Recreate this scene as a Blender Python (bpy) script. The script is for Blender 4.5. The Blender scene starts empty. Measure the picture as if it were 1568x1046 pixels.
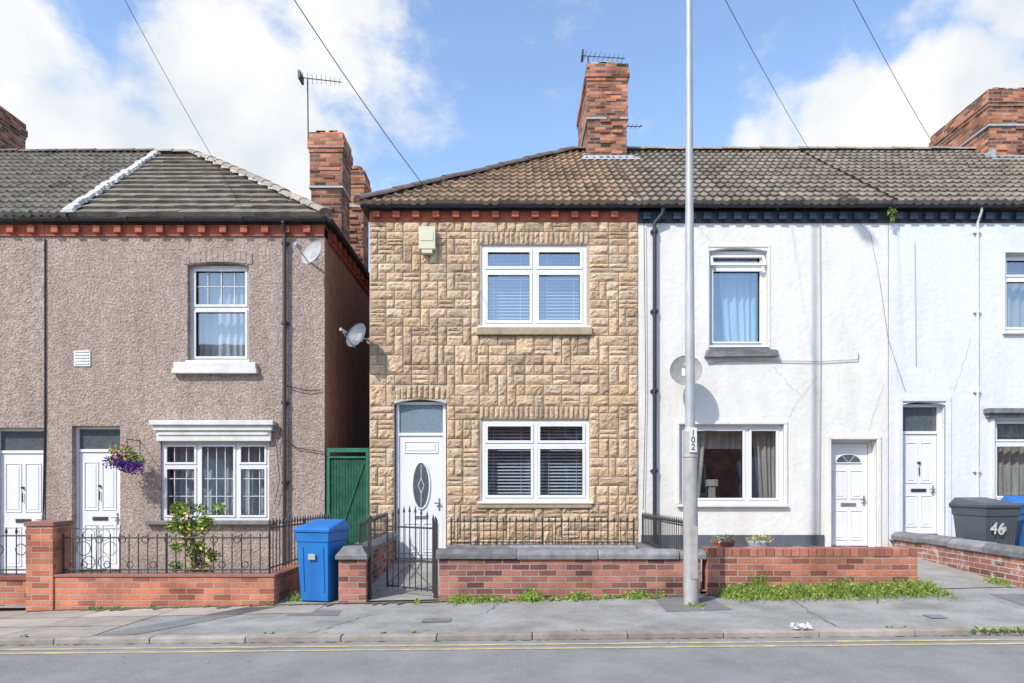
import bpy, bmesh, math, random
from mathutils import Vector, Matrix
R=random.Random(7)
D0=11.1; CZ=1.45
def PX(px,y=0.0): return (px-784)/1000*(y+D0)
def PZ(py,y=0.0): return CZ+(740-py)/1000*(y+D0)
sc=bpy.context.scene
# ------------------------------------------------------------------ helpers
def empty(name,loc):
    e=bpy.data.objects.new(name,None); e.location=loc; e.empty_display_size=.3
    sc.collection.objects.link(e); return e
class MB:
    def __init__(s): s.v=[];s.f=[];s.m=[];s.c=[];s.s=[]
    def add(s,pts,faces,mi=0,col=(1,1,1),sm=False):
        n=len(s.v); s.v+=[tuple(p) for p in pts]
        for f in faces:
            s.f.append([n+i for i in f]); s.m.append(mi); s.c.append(col); s.s.append(sm)
    def quad(s,a,b,c,d,mi=0,col=(1,1,1)): s.add([a,b,c,d],[(0,1,2,3)],mi,col)
    def box(s,x0,x1,y0,y1,z0,z1,mi=0,col=(1,1,1),M=None):
        p=[(x0,y0,z0),(x1,y0,z0),(x1,y1,z0),(x0,y1,z0),(x0,y0,z1),(x1,y0,z1),(x1,y1,z1),(x0,y1,z1)]
        if M is not None: p=[M@Vector(q) for q in p]
        s.add(p,[(0,3,2,1),(4,5,6,7),(0,1,5,4),(1,2,6,5),(2,3,7,6),(3,0,4,7)],mi,col)
    def cyl(s,p0,p1,r0,r1=None,n=8,mi=0,col=(1,1,1),caps=True):
        if r1 is None: r1=r0
        p0=Vector(p0);p1=Vector(p1);d=(p1-p0)
        if d.length<1e-6: return
        d.normalize(); a=d.orthogonal().normalized(); b=d.cross(a)
        ring=[]
        for p,r in((p0,r0),(p1,r1)):
            for i in range(n):
                t=2*math.pi*i/n; ring.append(p+a*math.cos(t)*r+b*math.sin(t)*r)
        s.add(ring,[(i,(i+1)%n,n+(i+1)%n,n+i) for i in range(n)],mi,col,True)
        if caps:
            s.add(ring[:n],[tuple(reversed(range(n)))],mi,col); s.add(ring[n:],[tuple(range(n))],mi,col)
    def path(s,pts,r,n=6,mi=0,col=(1,1,1)):
        for a,b in zip(pts[:-1],pts[1:]): s.cyl(a,b,r,r,n,mi,col,False)
    def disc(s,c,rx,rz,y,n=28,mi=0,col=(1,1,1)):
        pts=[(c[0]+math.cos(2*math.pi*i/n)*rx,y,c[1]+math.sin(2*math.pi*i/n)*rz) for i in range(n)]
        s.add(pts,[tuple(range(n))],mi,col)
    def build(s,name,mats,parent=None,cuts=None,bevel=0,center=False,subdiv=0):
        me=bpy.data.meshes.new(name); me.from_pydata(s.v,[],s.f); 
        for m in mats: me.materials.append(m)
        me.polygons.foreach_set('material_index',s.m); me.polygons.foreach_set('use_smooth',s.s)
        ca=me.color_attributes.new('tint','FLOAT_COLOR','CORNER'); uv=me.uv_layers.new(name='UVMap')
        me.update()
        for p in me.polygons:
            n=p.normal; ax,ay,az=abs(n.x),abs(n.y),abs(n.z); c=s.c[p.index]
            for li in p.loop_indices:
                v=me.vertices[me.loops[li].vertex_index].co
                if az>=ax and az>=ay: q=(v.x,v.y)
                elif ax>ay: q=(v.y,v.z)
                else: q=(v.x,v.z)
                uv.data[li].uv=q; ca.data[li].color=(c[0],c[1],c[2],1)
        if cuts:
            bm=bmesh.new(); bm.from_mesh(me)
            for co,no in cuts:
                bmesh.ops.bisect_plane(bm,geom=bm.verts[:]+bm.edges[:]+bm.faces[:],plane_co=co,plane_no=no,clear_outer=True)
            bm.to_mesh(me); bm.free()
        ob=bpy.data.objects.new(name,me); sc.collection.objects.link(ob)
        if center and s.v:
            n=len(s.v); c=Vector((sum(v[0] for v in s.v)/n,sum(v[1] for v in s.v)/n,min(v[2] for v in s.v)))
            me.transform(Matrix.Translation(-c)); ob.location=c
        if bevel:
            bv=ob.modifiers.new('b','BEVEL'); bv.width=bevel; bv.segments=2; bv.limit_method='ANGLE'
        if parent is not None:
            ob.parent=parent; ob.matrix_parent_inverse=Matrix.Translation(-Vector(parent.location))
        return ob
def rgb(c): return (c[0],c[1],c[2],1)
def M(name,c,c2=None,scale=4,rough=.8,bump=0,bscale=60,bdist=.01,tint=False,dirt=0,metal=0,spec=.4,contrast=.25,stretch=(1,1,1),spk=0,spkscale=60,base=0):
    m=bpy.data.materials.new(name); m.use_nodes=True; nt=m.node_tree; N=nt.nodes; L=nt.links
    b=N['Principled BSDF']; b.inputs['Roughness'].default_value=rough; b.inputs['Metallic'].default_value=metal
    b.inputs['Specular IOR Level'].default_value=spec
    tc=N.new('ShaderNodeTexCoord')
    mp=N.new('ShaderNodeMapping'); mp.inputs['Scale'].default_value=stretch; L.new(tc.outputs['Object'],mp.inputs[0])
    out=None
    def mul(a,bsock,fac=1.0):
        mx=N.new('ShaderNodeMix'); mx.data_type='RGBA'; mx.blend_type='MULTIPLY'; mx.inputs[0].default_value=fac
        L.new(a,mx.inputs[6]); L.new(bsock,mx.inputs[7]); return mx.outputs[2]
    if c2 is None: c2=tuple(x*.85 for x in c)
    no=N.new('ShaderNodeTexNoise'); no.inputs['Scale'].default_value=scale; no.inputs['Detail'].default_value=6
    L.new(mp.outputs[0],no.inputs['Vector'])
    rp=N.new('ShaderNodeValToRGB'); rp.color_ramp.elements[0].position=.5-contrast; rp.color_ramp.elements[1].position=.5+contrast
    rp.color_ramp.elements[0].color=rgb(c2); rp.color_ramp.elements[1].color=rgb(c)
    L.new(no.outputs[0],rp.inputs[0]); out=rp.outputs[0]
    if tint:
        at=N.new('ShaderNodeAttribute'); at.attribute_name='tint'; out=mul(out,at.outputs[0])
    if spk:
        n3=N.new('ShaderNodeTexNoise'); n3.inputs['Scale'].default_value=spkscale; n3.inputs['Detail'].default_value=3
        L.new(tc.outputs['Object'],n3.inputs['Vector'])
        r3=N.new('ShaderNodeValToRGB'); r3.color_ramp.elements[0].position=.35; r3.color_ramp.elements[1].position=.62
        r3.color_ramp.elements[0].color=rgb((1-spk,)*3); L.new(n3.outputs[0],r3.inputs[0]); out=mul(out,r3.outputs[0])
    if dirt:
        m2=N.new('ShaderNodeMapping'); m2.inputs['Scale'].default_value=(1.6,1.6,.35); L.new(tc.outputs['Object'],m2.inputs[0])
        n2=N.new('ShaderNodeTexNoise'); n2.inputs['Scale'].default_value=1.7; n2.inputs['Detail'].default_value=8; n2.inputs['Roughness'].default_value=.65
        L.new(m2.outputs[0],n2.inputs['Vector'])
        r2=N.new('ShaderNodeValToRGB'); r2.color_ramp.elements[0].position=.32; r2.color_ramp.elements[1].position=.58
        r2.color_ramp.elements[0].color=rgb((1-dirt,1-dirt*1.05,1-dirt*1.2)); L.new(n2.outputs[0],r2.inputs[0]); out=mul(out,r2.outputs[0])
    if base:
        sx=N.new('ShaderNodeSeparateXYZ'); L.new(tc.outputs['Object'],sx.inputs[0])
        nn=N.new('ShaderNodeTexNoise'); nn.inputs['Scale'].default_value=2.5; nn.inputs['Detail'].default_value=6; L.new(tc.outputs['Object'],nn.inputs['Vector'])
        ma=N.new('ShaderNodeMath'); ma.operation='MULTIPLY_ADD'; ma.inputs[1].default_value=1.4; L.new(nn.outputs[0],ma.inputs[0]); L.new(sx.outputs[2],ma.inputs[2])
        r5=N.new('ShaderNodeValToRGB'); r5.color_ramp.elements[0].position=.62; r5.color_ramp.elements[1].position=1.0; r5.color_ramp.elements[0].color=rgb((1-base,1-base,1-base*1.1))
        L.new(ma.outputs[0],r5.inputs[0]); out=mul(out,r5.outputs[0])
    L.new(out,b.inputs['Base Color'])
    if bump:
        nb=N.new('ShaderNodeTexNoise'); nb.inputs['Scale'].default_value=bscale; nb.inputs['Detail'].default_value=5
        L.new(tc.outputs['Object'],nb.inputs['Vector'])
        bp=N.new('ShaderNodeBump'); bp.inputs['Strength'].default_value=bump; bp.inputs['Distance'].default_value=bdist
        L.new(nb.outputs[0],bp.inputs['Height']); L.new(bp.outputs[0],b.inputs['Normal'])
    return m
def brick(name,c1,c2,mort,dark=(.5,.45,.45),dpos=.3,w=.225,h=.075,ms=.008,white=0):
    m=bpy.data.materials.new(name); m.use_nodes=True; nt=m.node_tree; N=nt.nodes; L=nt.links
    b=N['Principled BSDF']; b.inputs['Roughness'].default_value=.9; b.inputs['Specular IOR Level'].default_value=.2
    tc=N.new('ShaderNodeTexCoord')
    def MT(op,a,bv=None,cv=None):
        n=N.new('ShaderNodeMath'); n.operation=op
        for i,x in enumerate((a,bv,cv)):
            if x is None: continue
            if isinstance(x,(int,float)): n.inputs[i].default_value=x
            else: L.new(x,n.inputs[i])
        return n.outputs[0]
    nw=N.new('ShaderNodeTexNoise'); nw.inputs['Scale'].default_value=6; L.new(tc.outputs['UV'],nw.inputs['Vector'])
    va=N.new('ShaderNodeVectorMath'); va.operation='MULTIPLY_ADD'; va.inputs[1].default_value=(.012,.012,0); 
    L.new(nw.outputs['Color'],va.inputs[0]); L.new(tc.outputs['UV'],va.inputs[2])
    bt=N.new('ShaderNodeTexBrick'); bt.inputs['Scale'].default_value=1; bt.inputs['Brick Width'].default_value=w; bt.inputs['Row Height'].default_value=h
    bt.inputs['Mortar Size'].default_value=ms; bt.inputs['Mortar Smooth'].default_value=.3; bt.inputs['Bias'].default_value=-.1
    bt.inputs['Color1'].default_value=rgb(c1); bt.inputs['Color2'].default_value=rgb(c2); bt.inputs['Mortar'].default_value=rgb(mort)
    L.new(va.outputs[0],bt.inputs['Vector'])
    sp=N.new('ShaderNodeSeparateXYZ'); L.new(va.outputs[0],sp.inputs[0])
    row=MT('FLOOR',MT('DIVIDE',sp.outputs[1],h)); par=MT('FLOORED_MODULO',row,2.0)
    colm=MT('FLOOR',MT('ADD',MT('DIVIDE',sp.outputs[0],w),MT('MULTIPLY_ADD',par,-.5,.5)))
    cb=N.new('ShaderNodeCombineXYZ'); L.new(colm,cb.inputs[0]); L.new(row,cb.inputs[1])
    wn=N.new('ShaderNodeTexWhiteNoise'); wn.noise_dimensions='2D'; L.new(cb.outputs[0],wn.inputs['Vector'])
    r1=N.new('ShaderNodeValToRGB'); r1.color_ramp.elements[0].position=0; r1.color_ramp.elements[1].position=1
    r1.color_ramp.elements[0].color=rgb(dark); e=r1.color_ramp.elements.new(dpos); e.color=rgb(tuple((x+1)/2 for x in dark)); e=r1.color_ramp.elements.new(dpos+.2); e.color=(1,1,1,1)
    r1.color_ramp.elements[-1].color=(1.18,1.1,1.0,1); L.new(wn.outputs['Value'],r1.inputs[0])
    mx=N.new('ShaderNodeMix'); mx.data_type='RGBA'; mx.blend_type='MULTIPLY'
    L.new(MT('SUBTRACT',1.0,bt.outputs['Fac']),mx.inputs[0])
    L.new(bt.outputs['Color'],mx.inputs[6]); L.new(r1.outputs[0],mx.inputs[7])
    out=mx.outputs[2]
    n2=N.new('ShaderNodeTexNoise'); n2.inputs['Scale'].default_value=2.2; n2.inputs['Detail'].default_value=8; L.new(tc.outputs['Object'],n2.inputs['Vector'])
    r2=N.new('ShaderNodeValToRGB'); r2.color_ramp.elements[0].position=.35; r2.color_ramp.elements[1].position=.6
    r2.color_ramp.elements[0].color=rgb((.60,.58,.57)); L.new(n2.outputs[0],r2.inputs[0])
    m3=N.new('ShaderNodeMix'); m3.data_type='RGBA'; m3.blend_type='MULTIPLY'; m3.inputs[0].default_value=1
    L.new(out,m3.inputs[6]); L.new(r2.outputs[0],m3.inputs[7]); out=m3.outputs[2]
    if white:
        n4=N.new('ShaderNodeTexNoise'); n4.inputs['Scale'].default_value=5; n4.inputs['Detail'].default_value=8; n4.inputs['Roughness'].default_value=.7
        L.new(tc.outputs['Object'],n4.inputs['Vector'])
        r4=N.new('ShaderNodeValToRGB'); r4.color_ramp.elements[0].position=.66-white*.2; r4.color_ramp.elements[1].position=.74-white*.2
        r4.color_ramp.elements[0].color=(0,0,0,1); r4.color_ramp.elements[1].color=(.8,.8,.8,1); L.new(n4.outputs[0],r4.inputs[0])
        m5=N.new('ShaderNodeMix'); m5.data_type='RGBA'; L.new(r4.outputs[0],m5.inputs[0]); L.new(out,m5.inputs[6]); m5.inputs[7].default_value=(.55,.51,.48,1); out=m5.outputs[2]
    L.new(out,b.inputs['Base Color'])
    iv=N.new('ShaderNodeMath'); iv.operation='MULTIPLY_ADD'; iv.inputs[1].default_value=-1; L.new(bt.outputs['Fac'],iv.inputs[0])
    n5=N.new('ShaderNodeTexNoise'); n5.inputs['Scale'].default_value=40; L.new(tc.outputs['Object'],n5.inputs['Vector']); L.new(n5.outputs[0],iv.inputs[2])
    bp=N.new('ShaderNodeBump'); bp.inputs['Strength'].default_value=.7; bp.inputs['Distance'].default_value=.009
    L.new(iv.outputs[0],bp.inputs['Height']); L.new(bp.outputs[0],b.inputs['Normal'])
    return m
def glassmat(name,fac,tintc=(.9,.95,1)):
    m=bpy.data.materials.new(name); m.use_nodes=True; nt=m.node_tree; N=nt.nodes; L=nt.links
    N.remove(N['Principled BSDF']); o=N['Material Output']
    t=N.new('ShaderNodeBsdfTransparent'); t.inputs[0].default_value=rgb(tintc)
    g=N.new('ShaderNodeBsdfGlossy'); g.inputs['Roughness'].default_value=.02; g.inputs[0].default_value=(.85,.93,1,1)
    tc=N.new('ShaderNodeTexCoord'); no=N.new('ShaderNodeTexNoise'); no.inputs['Scale'].default_value=1.5; L.new(tc.outputs['Object'],no.inputs['Vector'])
    bp=N.new('ShaderNodeBump'); bp.inputs['Strength'].default_value=.15; bp.inputs['Distance'].default_value=.02; L.new(no.outputs[0],bp.inputs['Height']); L.new(bp.outputs[0],g.inputs['Normal'])
    mx=N.new('ShaderNodeMixShader'); mx.inputs[0].default_value=fac
    L.new(t.outputs[0],mx.inputs[1]); L.new(g.outputs[0],mx.inputs[2]); L.new(mx.outputs[0],o.inputs[0]); return m
# ------------------------------------------------------------------ materials
m_peb=M('pebbledash',(.57,.455,.39),(.38,.295,.25),scale=9,rough=.95,bump=1,bscale=26,bdist=.028,dirt=.22,spk=.42,spkscale=30,spec=.15,base=.2)
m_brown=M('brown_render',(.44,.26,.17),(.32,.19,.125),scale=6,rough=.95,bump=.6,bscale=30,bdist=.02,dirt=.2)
m_cream=M('cream_render',(.75,.73,.68),(.69,.67,.62),scale=3,rough=.9,bump=.6,bscale=11,bdist=.016,dirt=.10,spec=.2,base=.14)
m_white=M('white_render',(.71,.725,.735),(.66,.675,.69),scale=3,rough=.9,bump=.6,bscale=11,bdist=.016,dirt=.08,spec=.2,base=.10)
m_stone=M('stone_block',(.70,.54,.375),(.55,.41,.285),scale=14,rough=.95,bump=.9,bscale=30,bdist=.015,tint=True,dirt=.2,spec=.15,spk=.2,spkscale=45)
m_mortar=M('stone_mortar',(.56,.455,.35),(.42,.335,.25),scale=20,rough=.95,bump=.5,bscale=60)
m_sandst=M('sill_stone',(.45,.35,.25),(.33,.255,.18),scale=12,rough=.95,bump=.5,bscale=50,dirt=.2)
m_upvc=M('white_upvc',(.76,.76,.755),(.72,.72,.715),scale=2,rough=.35,spec=.5)
m_oldw=M('old_white_paint',(.74,.73,.70),(.62,.61,.57),scale=9,rough=.6,dirt=.14)
m_black=M('black_iron',(.025,.025,.028),(.05,.045,.045),scale=20,rough=.5,spec=.5)
m_navy=M('navy_paint',(.035,.042,.06),(.02,.025,.035),scale=10,rough=.5)
m_red=M('red_brick_paint',(.50,.14,.075),(.32,.09,.055),scale=9,rough=.85,bump=.4,bscale=50,dirt=.25)
m_redd=M('dark_red_brick',(.27,.10,.07),(.18,.07,.05),scale=9,rough=.85,bump=.4,bscale=50,dirt=.2)
m_brF=brick('orange_brick',(.60,.235,.14),(.50,.175,.11),(.44,.34,.28),dark=(.62,.56,.56),dpos=.2)
m_brS=brick('weathered_brick',(.48,.20,.14),(.34,.15,.12),(.35,.31,.28),dark=(.34,.35,.42),dpos=.4,white=.07)
m_brR=brick('old_red_brick',(.58,.23,.14),(.42,.17,.12),(.42,.35,.31),dark=(.48,.44,.46),dpos=.25,white=.08)
m_brW=brick('whitewashed_brick',(.42,.18,.13),(.30,.14,.11),(.50,.46,.42),dark=(.6,.6,.6),dpos=.3,white=.55)
m_brC=brick('chimney_brick',(.60,.235,.12),(.40,.16,.10),(.24,.21,.185),dark=(.18,.20,.25),dpos=.46,ms=.011)
m_cop=M('coping_stone',(.27,.265,.265),(.14,.14,.145),scale=9,rough=.9,bump=.6,bscale=40,tint=True,dirt=.25)
m_tileB=M('roof_tile_brown',(.36,.295,.23),(.205,.165,.128),scale=5,rough=.9,bump=.3,bscale=60,tint=True,dirt=.28,spk=.18,spkscale=22)
m_tileL=M('roof_tile_grey',(.30,.26,.205),(.175,.15,.122),scale=5,rough=.9,bump=.3,bscale=60,tint=True,dirt=.3,spk=.18,spkscale=22)
m_ridge=M('ridge_tile',(.18,.135,.115),(.10,.08,.075),scale=8,rough=.9,bump=.3,tint=True)
m_ridgeT=M('ridge_tile_tan',(.36,.30,.24),(.24,.20,.165),scale=8,rough=.9,bump=.3,tint=True)
m_lead=M('lead_flashing',(.44,.46,.48),(.28,.30,.32),scale=12,rough=.6,bump=.4,bscale=25)
m_mortW=M('verge_mortar',(.60,.57,.52),(.42,.40,.37),scale=14,rough=.95,bump=.8,bscale=30,bdist=.02)
m_terra=M('terracotta',(.42,.14,.09),(.26,.10,.07),scale=6,rough=.8)
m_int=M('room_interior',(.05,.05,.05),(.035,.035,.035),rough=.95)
m_glass=glassmat('window_glass',.18); m_glassB=glassmat('window_glass_sky',.30)
m_frost=M('frosted_glass',(.22,.29,.33),(.15,.20,.24),scale=40,rough=.25,spec=.6)
m_dkgl=M('dark_glass',(.06,.075,.08),(.12,.14,.15),scale=25,rough=.12,spec=.8)
m_blind=M('blind_slats',(.56,.58,.60),rough=.6)
m_net=M('net_curtain',(.46,.48,.47),(.26,.275,.28),scale=14,rough=.95,stretch=(2,2,.2))
m_curt=M('curtain_cream',(.40,.36,.30),(.20,.17,.14),scale=9,rough=.95,stretch=(2,2,.2))
m_curtB=M('curtain_blue',(.42,.52,.58),(.24,.34,.41),scale=3,rough=.95,stretch=(2,2,.3))
m_green=M('green_mesh',(.02,.13,.07),(.008,.06,.035),scale=8,rough=.7)
m_greenF=M('green_paint',(.035,.22,.125),(.02,.13,.07),scale=8,rough=.6,dirt=.3)
m_steel=M('chrome_steel',(.55,.55,.56),(.35,.35,.36),rough=.35,metal=.8)
m_dish=M('dish_grey',(.50,.49,.47),(.36,.35,.33),scale=9,rough=.6,dirt=.2)
m_dishD=M('dish_dark',(.16,.18,.20),(.10,.11,.13),scale=9,rough=.5)
m_dishW=M('dish_weathered',(.34,.33,.31),(.22,.21,.20),scale=9,rough=.6,dirt=.3)
m_cable=M('cable_black',(.03,.03,.035),rough=.6); m_cableG=M('cable_grey',(.42,.41,.40),rough=.7)
m_bblue=M('bin_blue',(.015,.19,.55),(.012,.14,.44),scale=3,rough=.45,spec=.5,dirt=.18)
m_bgrey=M('bin_grey',(.085,.095,.11),(.06,.07,.08),scale=3,rough=.45,spec=.5)
m_rub=M('rubber',(.02,.02,.02),rough=.8)
m_lamp=M('galvanised_steel',(.50,.51,.52),(.38,.39,.40),scale=5,rough=.5,metal=.25,dirt=.15)
m_lampb=M('grey_painted_steel',(.45,.445,.43),(.34,.335,.32),scale=9,rough=.6,dirt=.28)
m_leaf=M('leaves',(1,1,1),(.75,.75,.7),scale=8,rough=.7,tint=True,spec=.25)
m_stem=M('stems',(.12,.09,.05),rough=.9)
m_road=M('road_asphalt',(.32,.315,.30),(.25,.245,.235),scale=1.3,rough=.92,bump=.6,bscale=110,bdist=.008,spk=.25,spkscale=95,spec=.2,dirt=.15)
m_pave=M('pavement_asphalt',(.42,.405,.38),(.29,.28,.26),scale=1.6,rough=.92,bump=.6,bscale=100,bdist=.008,spk=.24,spkscale=70,spec=.2,dirt=.26)
m_pave2=M('concrete_slabs',(.52,.465,.405),(.37,.33,.285),scale=2.5,rough=.9,bump=.4,bscale=70,spk=.15,spkscale=60,tint=True,dirt=.22)
m_pave3=M('tar_patch',(.23,.225,.215),(.17,.165,.16),scale=3,rough=.9,bump=.5,bscale=100,spk=.25,spkscale=80)
m_soil=M('moss_and_grit',(.17,.15,.11),(.10,.095,.06),scale=9,rough=1,bump=1,bscale=50)
m_kerb=M('kerb_stone',(.42,.375,.33),(.27,.24,.21),scale=6,rough=.9,bump=.4,bscale=70,tint=True,dirt=.25)
m_yellow=M('yellow_road_paint',(.66,.50,.22),(.40,.35,.25),scale=7,rough=.8,contrast=.15,spk=.2,spkscale=60)
m_yard=M('yard_concrete',(.36,.34,.315),(.26,.245,.23),scale=3,rough=.95,bump=.4,bscale=60,dirt=.2)
m_ground=M('ground_grass',(.10,.11,.06),(.07,.08,.04),scale=.8,rough=.95)
# ------------------------------------------------------------------ generic parts
def wall(mb,x0,x1,z0,z1,y,holes,rev=.3,mi=0,mr=None):
    mr=mi if mr is None else mr
    xs=sorted(set([x0,x1]+[h[0] for h in holes]+[h[1] for h in holes])); zs=sorted(set([z0,z1]+[h[2] for h in holes]+[h[3] for h in holes]))
    for a,b in zip(xs[:-1],xs[1:]):
        for c,d in zip(zs[:-1],zs[1:]):
            mx,mz=(a+b)/2,(c+d)/2
            if any(h[0]<mx<h[1] and h[2]<mz<h[3] for h in holes): continue
            mb.quad((a,y,c),(b,y,c),(b,y,d),(a,y,d),mi)
    for h in holes:
        a,b,c,d=h[:4]; Y=y+rev
        mb.quad((a,y,c),(a,y,d),(a,Y,d),(a,Y,c),mr); mb.quad((b,y,d),(b,y,c),(b,Y,c),(b,Y,d),mr)
        mb.quad((a,y,d),(b,y,d),(b,Y,d),(a,Y,d),mr); mb.quad((b,y,c),(a,y,c),(a,Y,c),(b,Y,c),mr)
def arch(mb,x0,x1,zt,rise,y,th=.3,n=14,mi=0):
    z=lambda t: zt-rise*(2*t-1)**2
    for i in range(n):
        a,b=i/n,(i+1)/n; xa,xb=x0+(x1-x0)*a,x0+(x1-x0)*b
        mb.quad((xa,y,z(a)),(xb,y,z(b)),(xb,y,zt+.001),(xa,y,zt+.001),mi)
        mb.quad((xa,y,z(a)),(xa,y+th,z(a)),(xb,y+th,z(b)),(xb,y,z(b)),mi)
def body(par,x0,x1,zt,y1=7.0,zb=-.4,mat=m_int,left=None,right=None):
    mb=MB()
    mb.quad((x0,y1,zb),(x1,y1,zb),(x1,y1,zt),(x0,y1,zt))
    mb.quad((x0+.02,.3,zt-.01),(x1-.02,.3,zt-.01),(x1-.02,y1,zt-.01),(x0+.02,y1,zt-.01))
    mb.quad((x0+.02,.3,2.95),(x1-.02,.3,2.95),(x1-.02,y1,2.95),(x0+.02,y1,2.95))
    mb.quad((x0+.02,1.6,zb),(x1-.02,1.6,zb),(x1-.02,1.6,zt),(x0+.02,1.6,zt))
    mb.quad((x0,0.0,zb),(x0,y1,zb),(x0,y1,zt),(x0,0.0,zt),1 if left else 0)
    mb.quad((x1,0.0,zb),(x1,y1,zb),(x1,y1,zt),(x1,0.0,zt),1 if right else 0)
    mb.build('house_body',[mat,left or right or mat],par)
def window(par,nm,x0,x1,z0,z1,y=.09,mull=(),trans=(),t=.05,glass=None,sash=.035,mat=None,bars=()):
    mat=mat or m_upvc
    fr=MB(); d=.07
    fr.box(x0,x0+t,y,y+d,z0,z1); fr.box(x1-t,x1,y,y+d,z0,z1)
    fr.box(x0+t,x1-t,y,y+d,z0,z0+t); fr.box(x0+t,x1-t,y,y+d,z1-t,z1)
    cols=[x0+t]; 
    for m in mull:
        fr.box(m-t*.5,m+t*.5,y,y+d,z0+t,z1-t); cols+=[m-t*.5,m+t*.5]
    cols.append(x1-t)
    for i in range(0,len(cols),2):
        a,b=cols[i],cols[i+1]; tr=trans[i//2] if i//2<len(trans) else None
        cells=[(z0+t,z1-t)]
        if tr:
            fr.box(a,b,y,y+d,tr-t*.4,tr+t*.4); cells=[(z0+t,tr-t*.4),(tr+t*.4,z1-t)]
        for c,e in cells:
            s=sash; yy=y-.014; g=.004
            a2,b2,c2,e2=a+g,b-g,c+g,e-g
            fr.box(a2,a2+s,yy,yy+.05,c2,e2); fr.box(b2-s,b2,yy,yy+.05,c2,e2); fr.box(a2+s,b2-s,yy,yy+.05,c2,c2+s); fr.box(a2+s,b2-s,yy,yy+.05,e2-s,e2)
            k=.006
            fr.box(a2+s,a2+s+k,y+.012,y+.03,c2+s,e2-s,1); fr.box(b2-s-k,b2-s,y+.012,y+.03,c2+s,e2-s,1)
            fr.box(a2+s+k,b2-s-k,y+.012,y+.03,c2+s,c2+s+k,1); fr.box(a2+s+k,b2-s-k,y+.012,y+.03,e2-s-k,e2-s,1)
    for (bx0,bx1,bz0,bz1) in bars: fr.box(bx0,bx1,y+.022,y+.034,bz0,bz1)
    fr.build(nm+'_frame',[mat,m_rub],par)
    g=MB(); g.quad((x0+.02,y+.04,z0+.02),(x1-.02,y+.04,z0+.02),(x1-.02,y+.04,z1-.02),(x0+.02,y+.04,z1-.02)); g.build(nm+'_glass',[glass or m_glass],par)
def curtain(par,nm,x0,x1,z0,z1,y,mat,amp=.025,per=.13,taper=0):
    mb=MB(); n=int((x1-x0)/.02)+1; rows=[z1,(z0+z1)/2,z0]
    pts=[]
    for k,z in enumerate(rows):
        for i in range(n+1):
            u=i/n; x=x0+(x1-x0)*u
            if taper>0: x=x0+(x-x0)*(1-taper*k/2*.5)
            elif taper<0: x=x1-(x1-x)*(1+taper*k/2*.5)
            pts.append((x,y+amp*math.sin(2*math.pi*(x0+(x1-x0)*u)/per+math.sin(u*9)*1.1),z))
    fs=[]
    for k in range(2):
        for i in range(n): fs.append((k*(n+1)+i,k*(n+1)+i+1,(k+1)*(n+1)+i+1,(k+1)*(n+1)+i))
    mb.add(pts,fs,0,(1,1,1),True); mb.build(nm,[mat],par)
def blinds(par,nm,x0,x1,z0,z1,y,step=.055):
    mb=MB(); z=z1
    while z>z0:
        j=R.uniform(-.003,.003)
        mb.quad((x0,y+.020,z+j),(x1,y+.020,z-j),(x1,y-.022,z-j-step*.48),(x0,y-.022,z+j-step*.48)); z-=step
    k=x0+.15
    while k<x1: mb.box(k,k+.008,y-.026,y-.024,z0,z1); k+=(x1-x0-.3)/3-.001
    mb.build(nm,[m_blind],par)
def mould(mb,x0,x1,z0,z1,y,w=.015,mi=0,p=.012):
    mb.box(x0,x1,y-p,y+.005,z0,z0+w,mi);mb.box(x0,x1,y-p,y+.005,z1-w,z1,mi);mb.box(x0,x0+w,y-p,y+.005,z0+w,z1-w,mi);mb.box(x1-w,x1,y-p,y+.005,z0+w,z1-w,mi)
    mb.box(x0+w+.03,x1-w-.03,y-p*.7,y+.005,z0+w+.03,z1-w-.03,mi)
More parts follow.
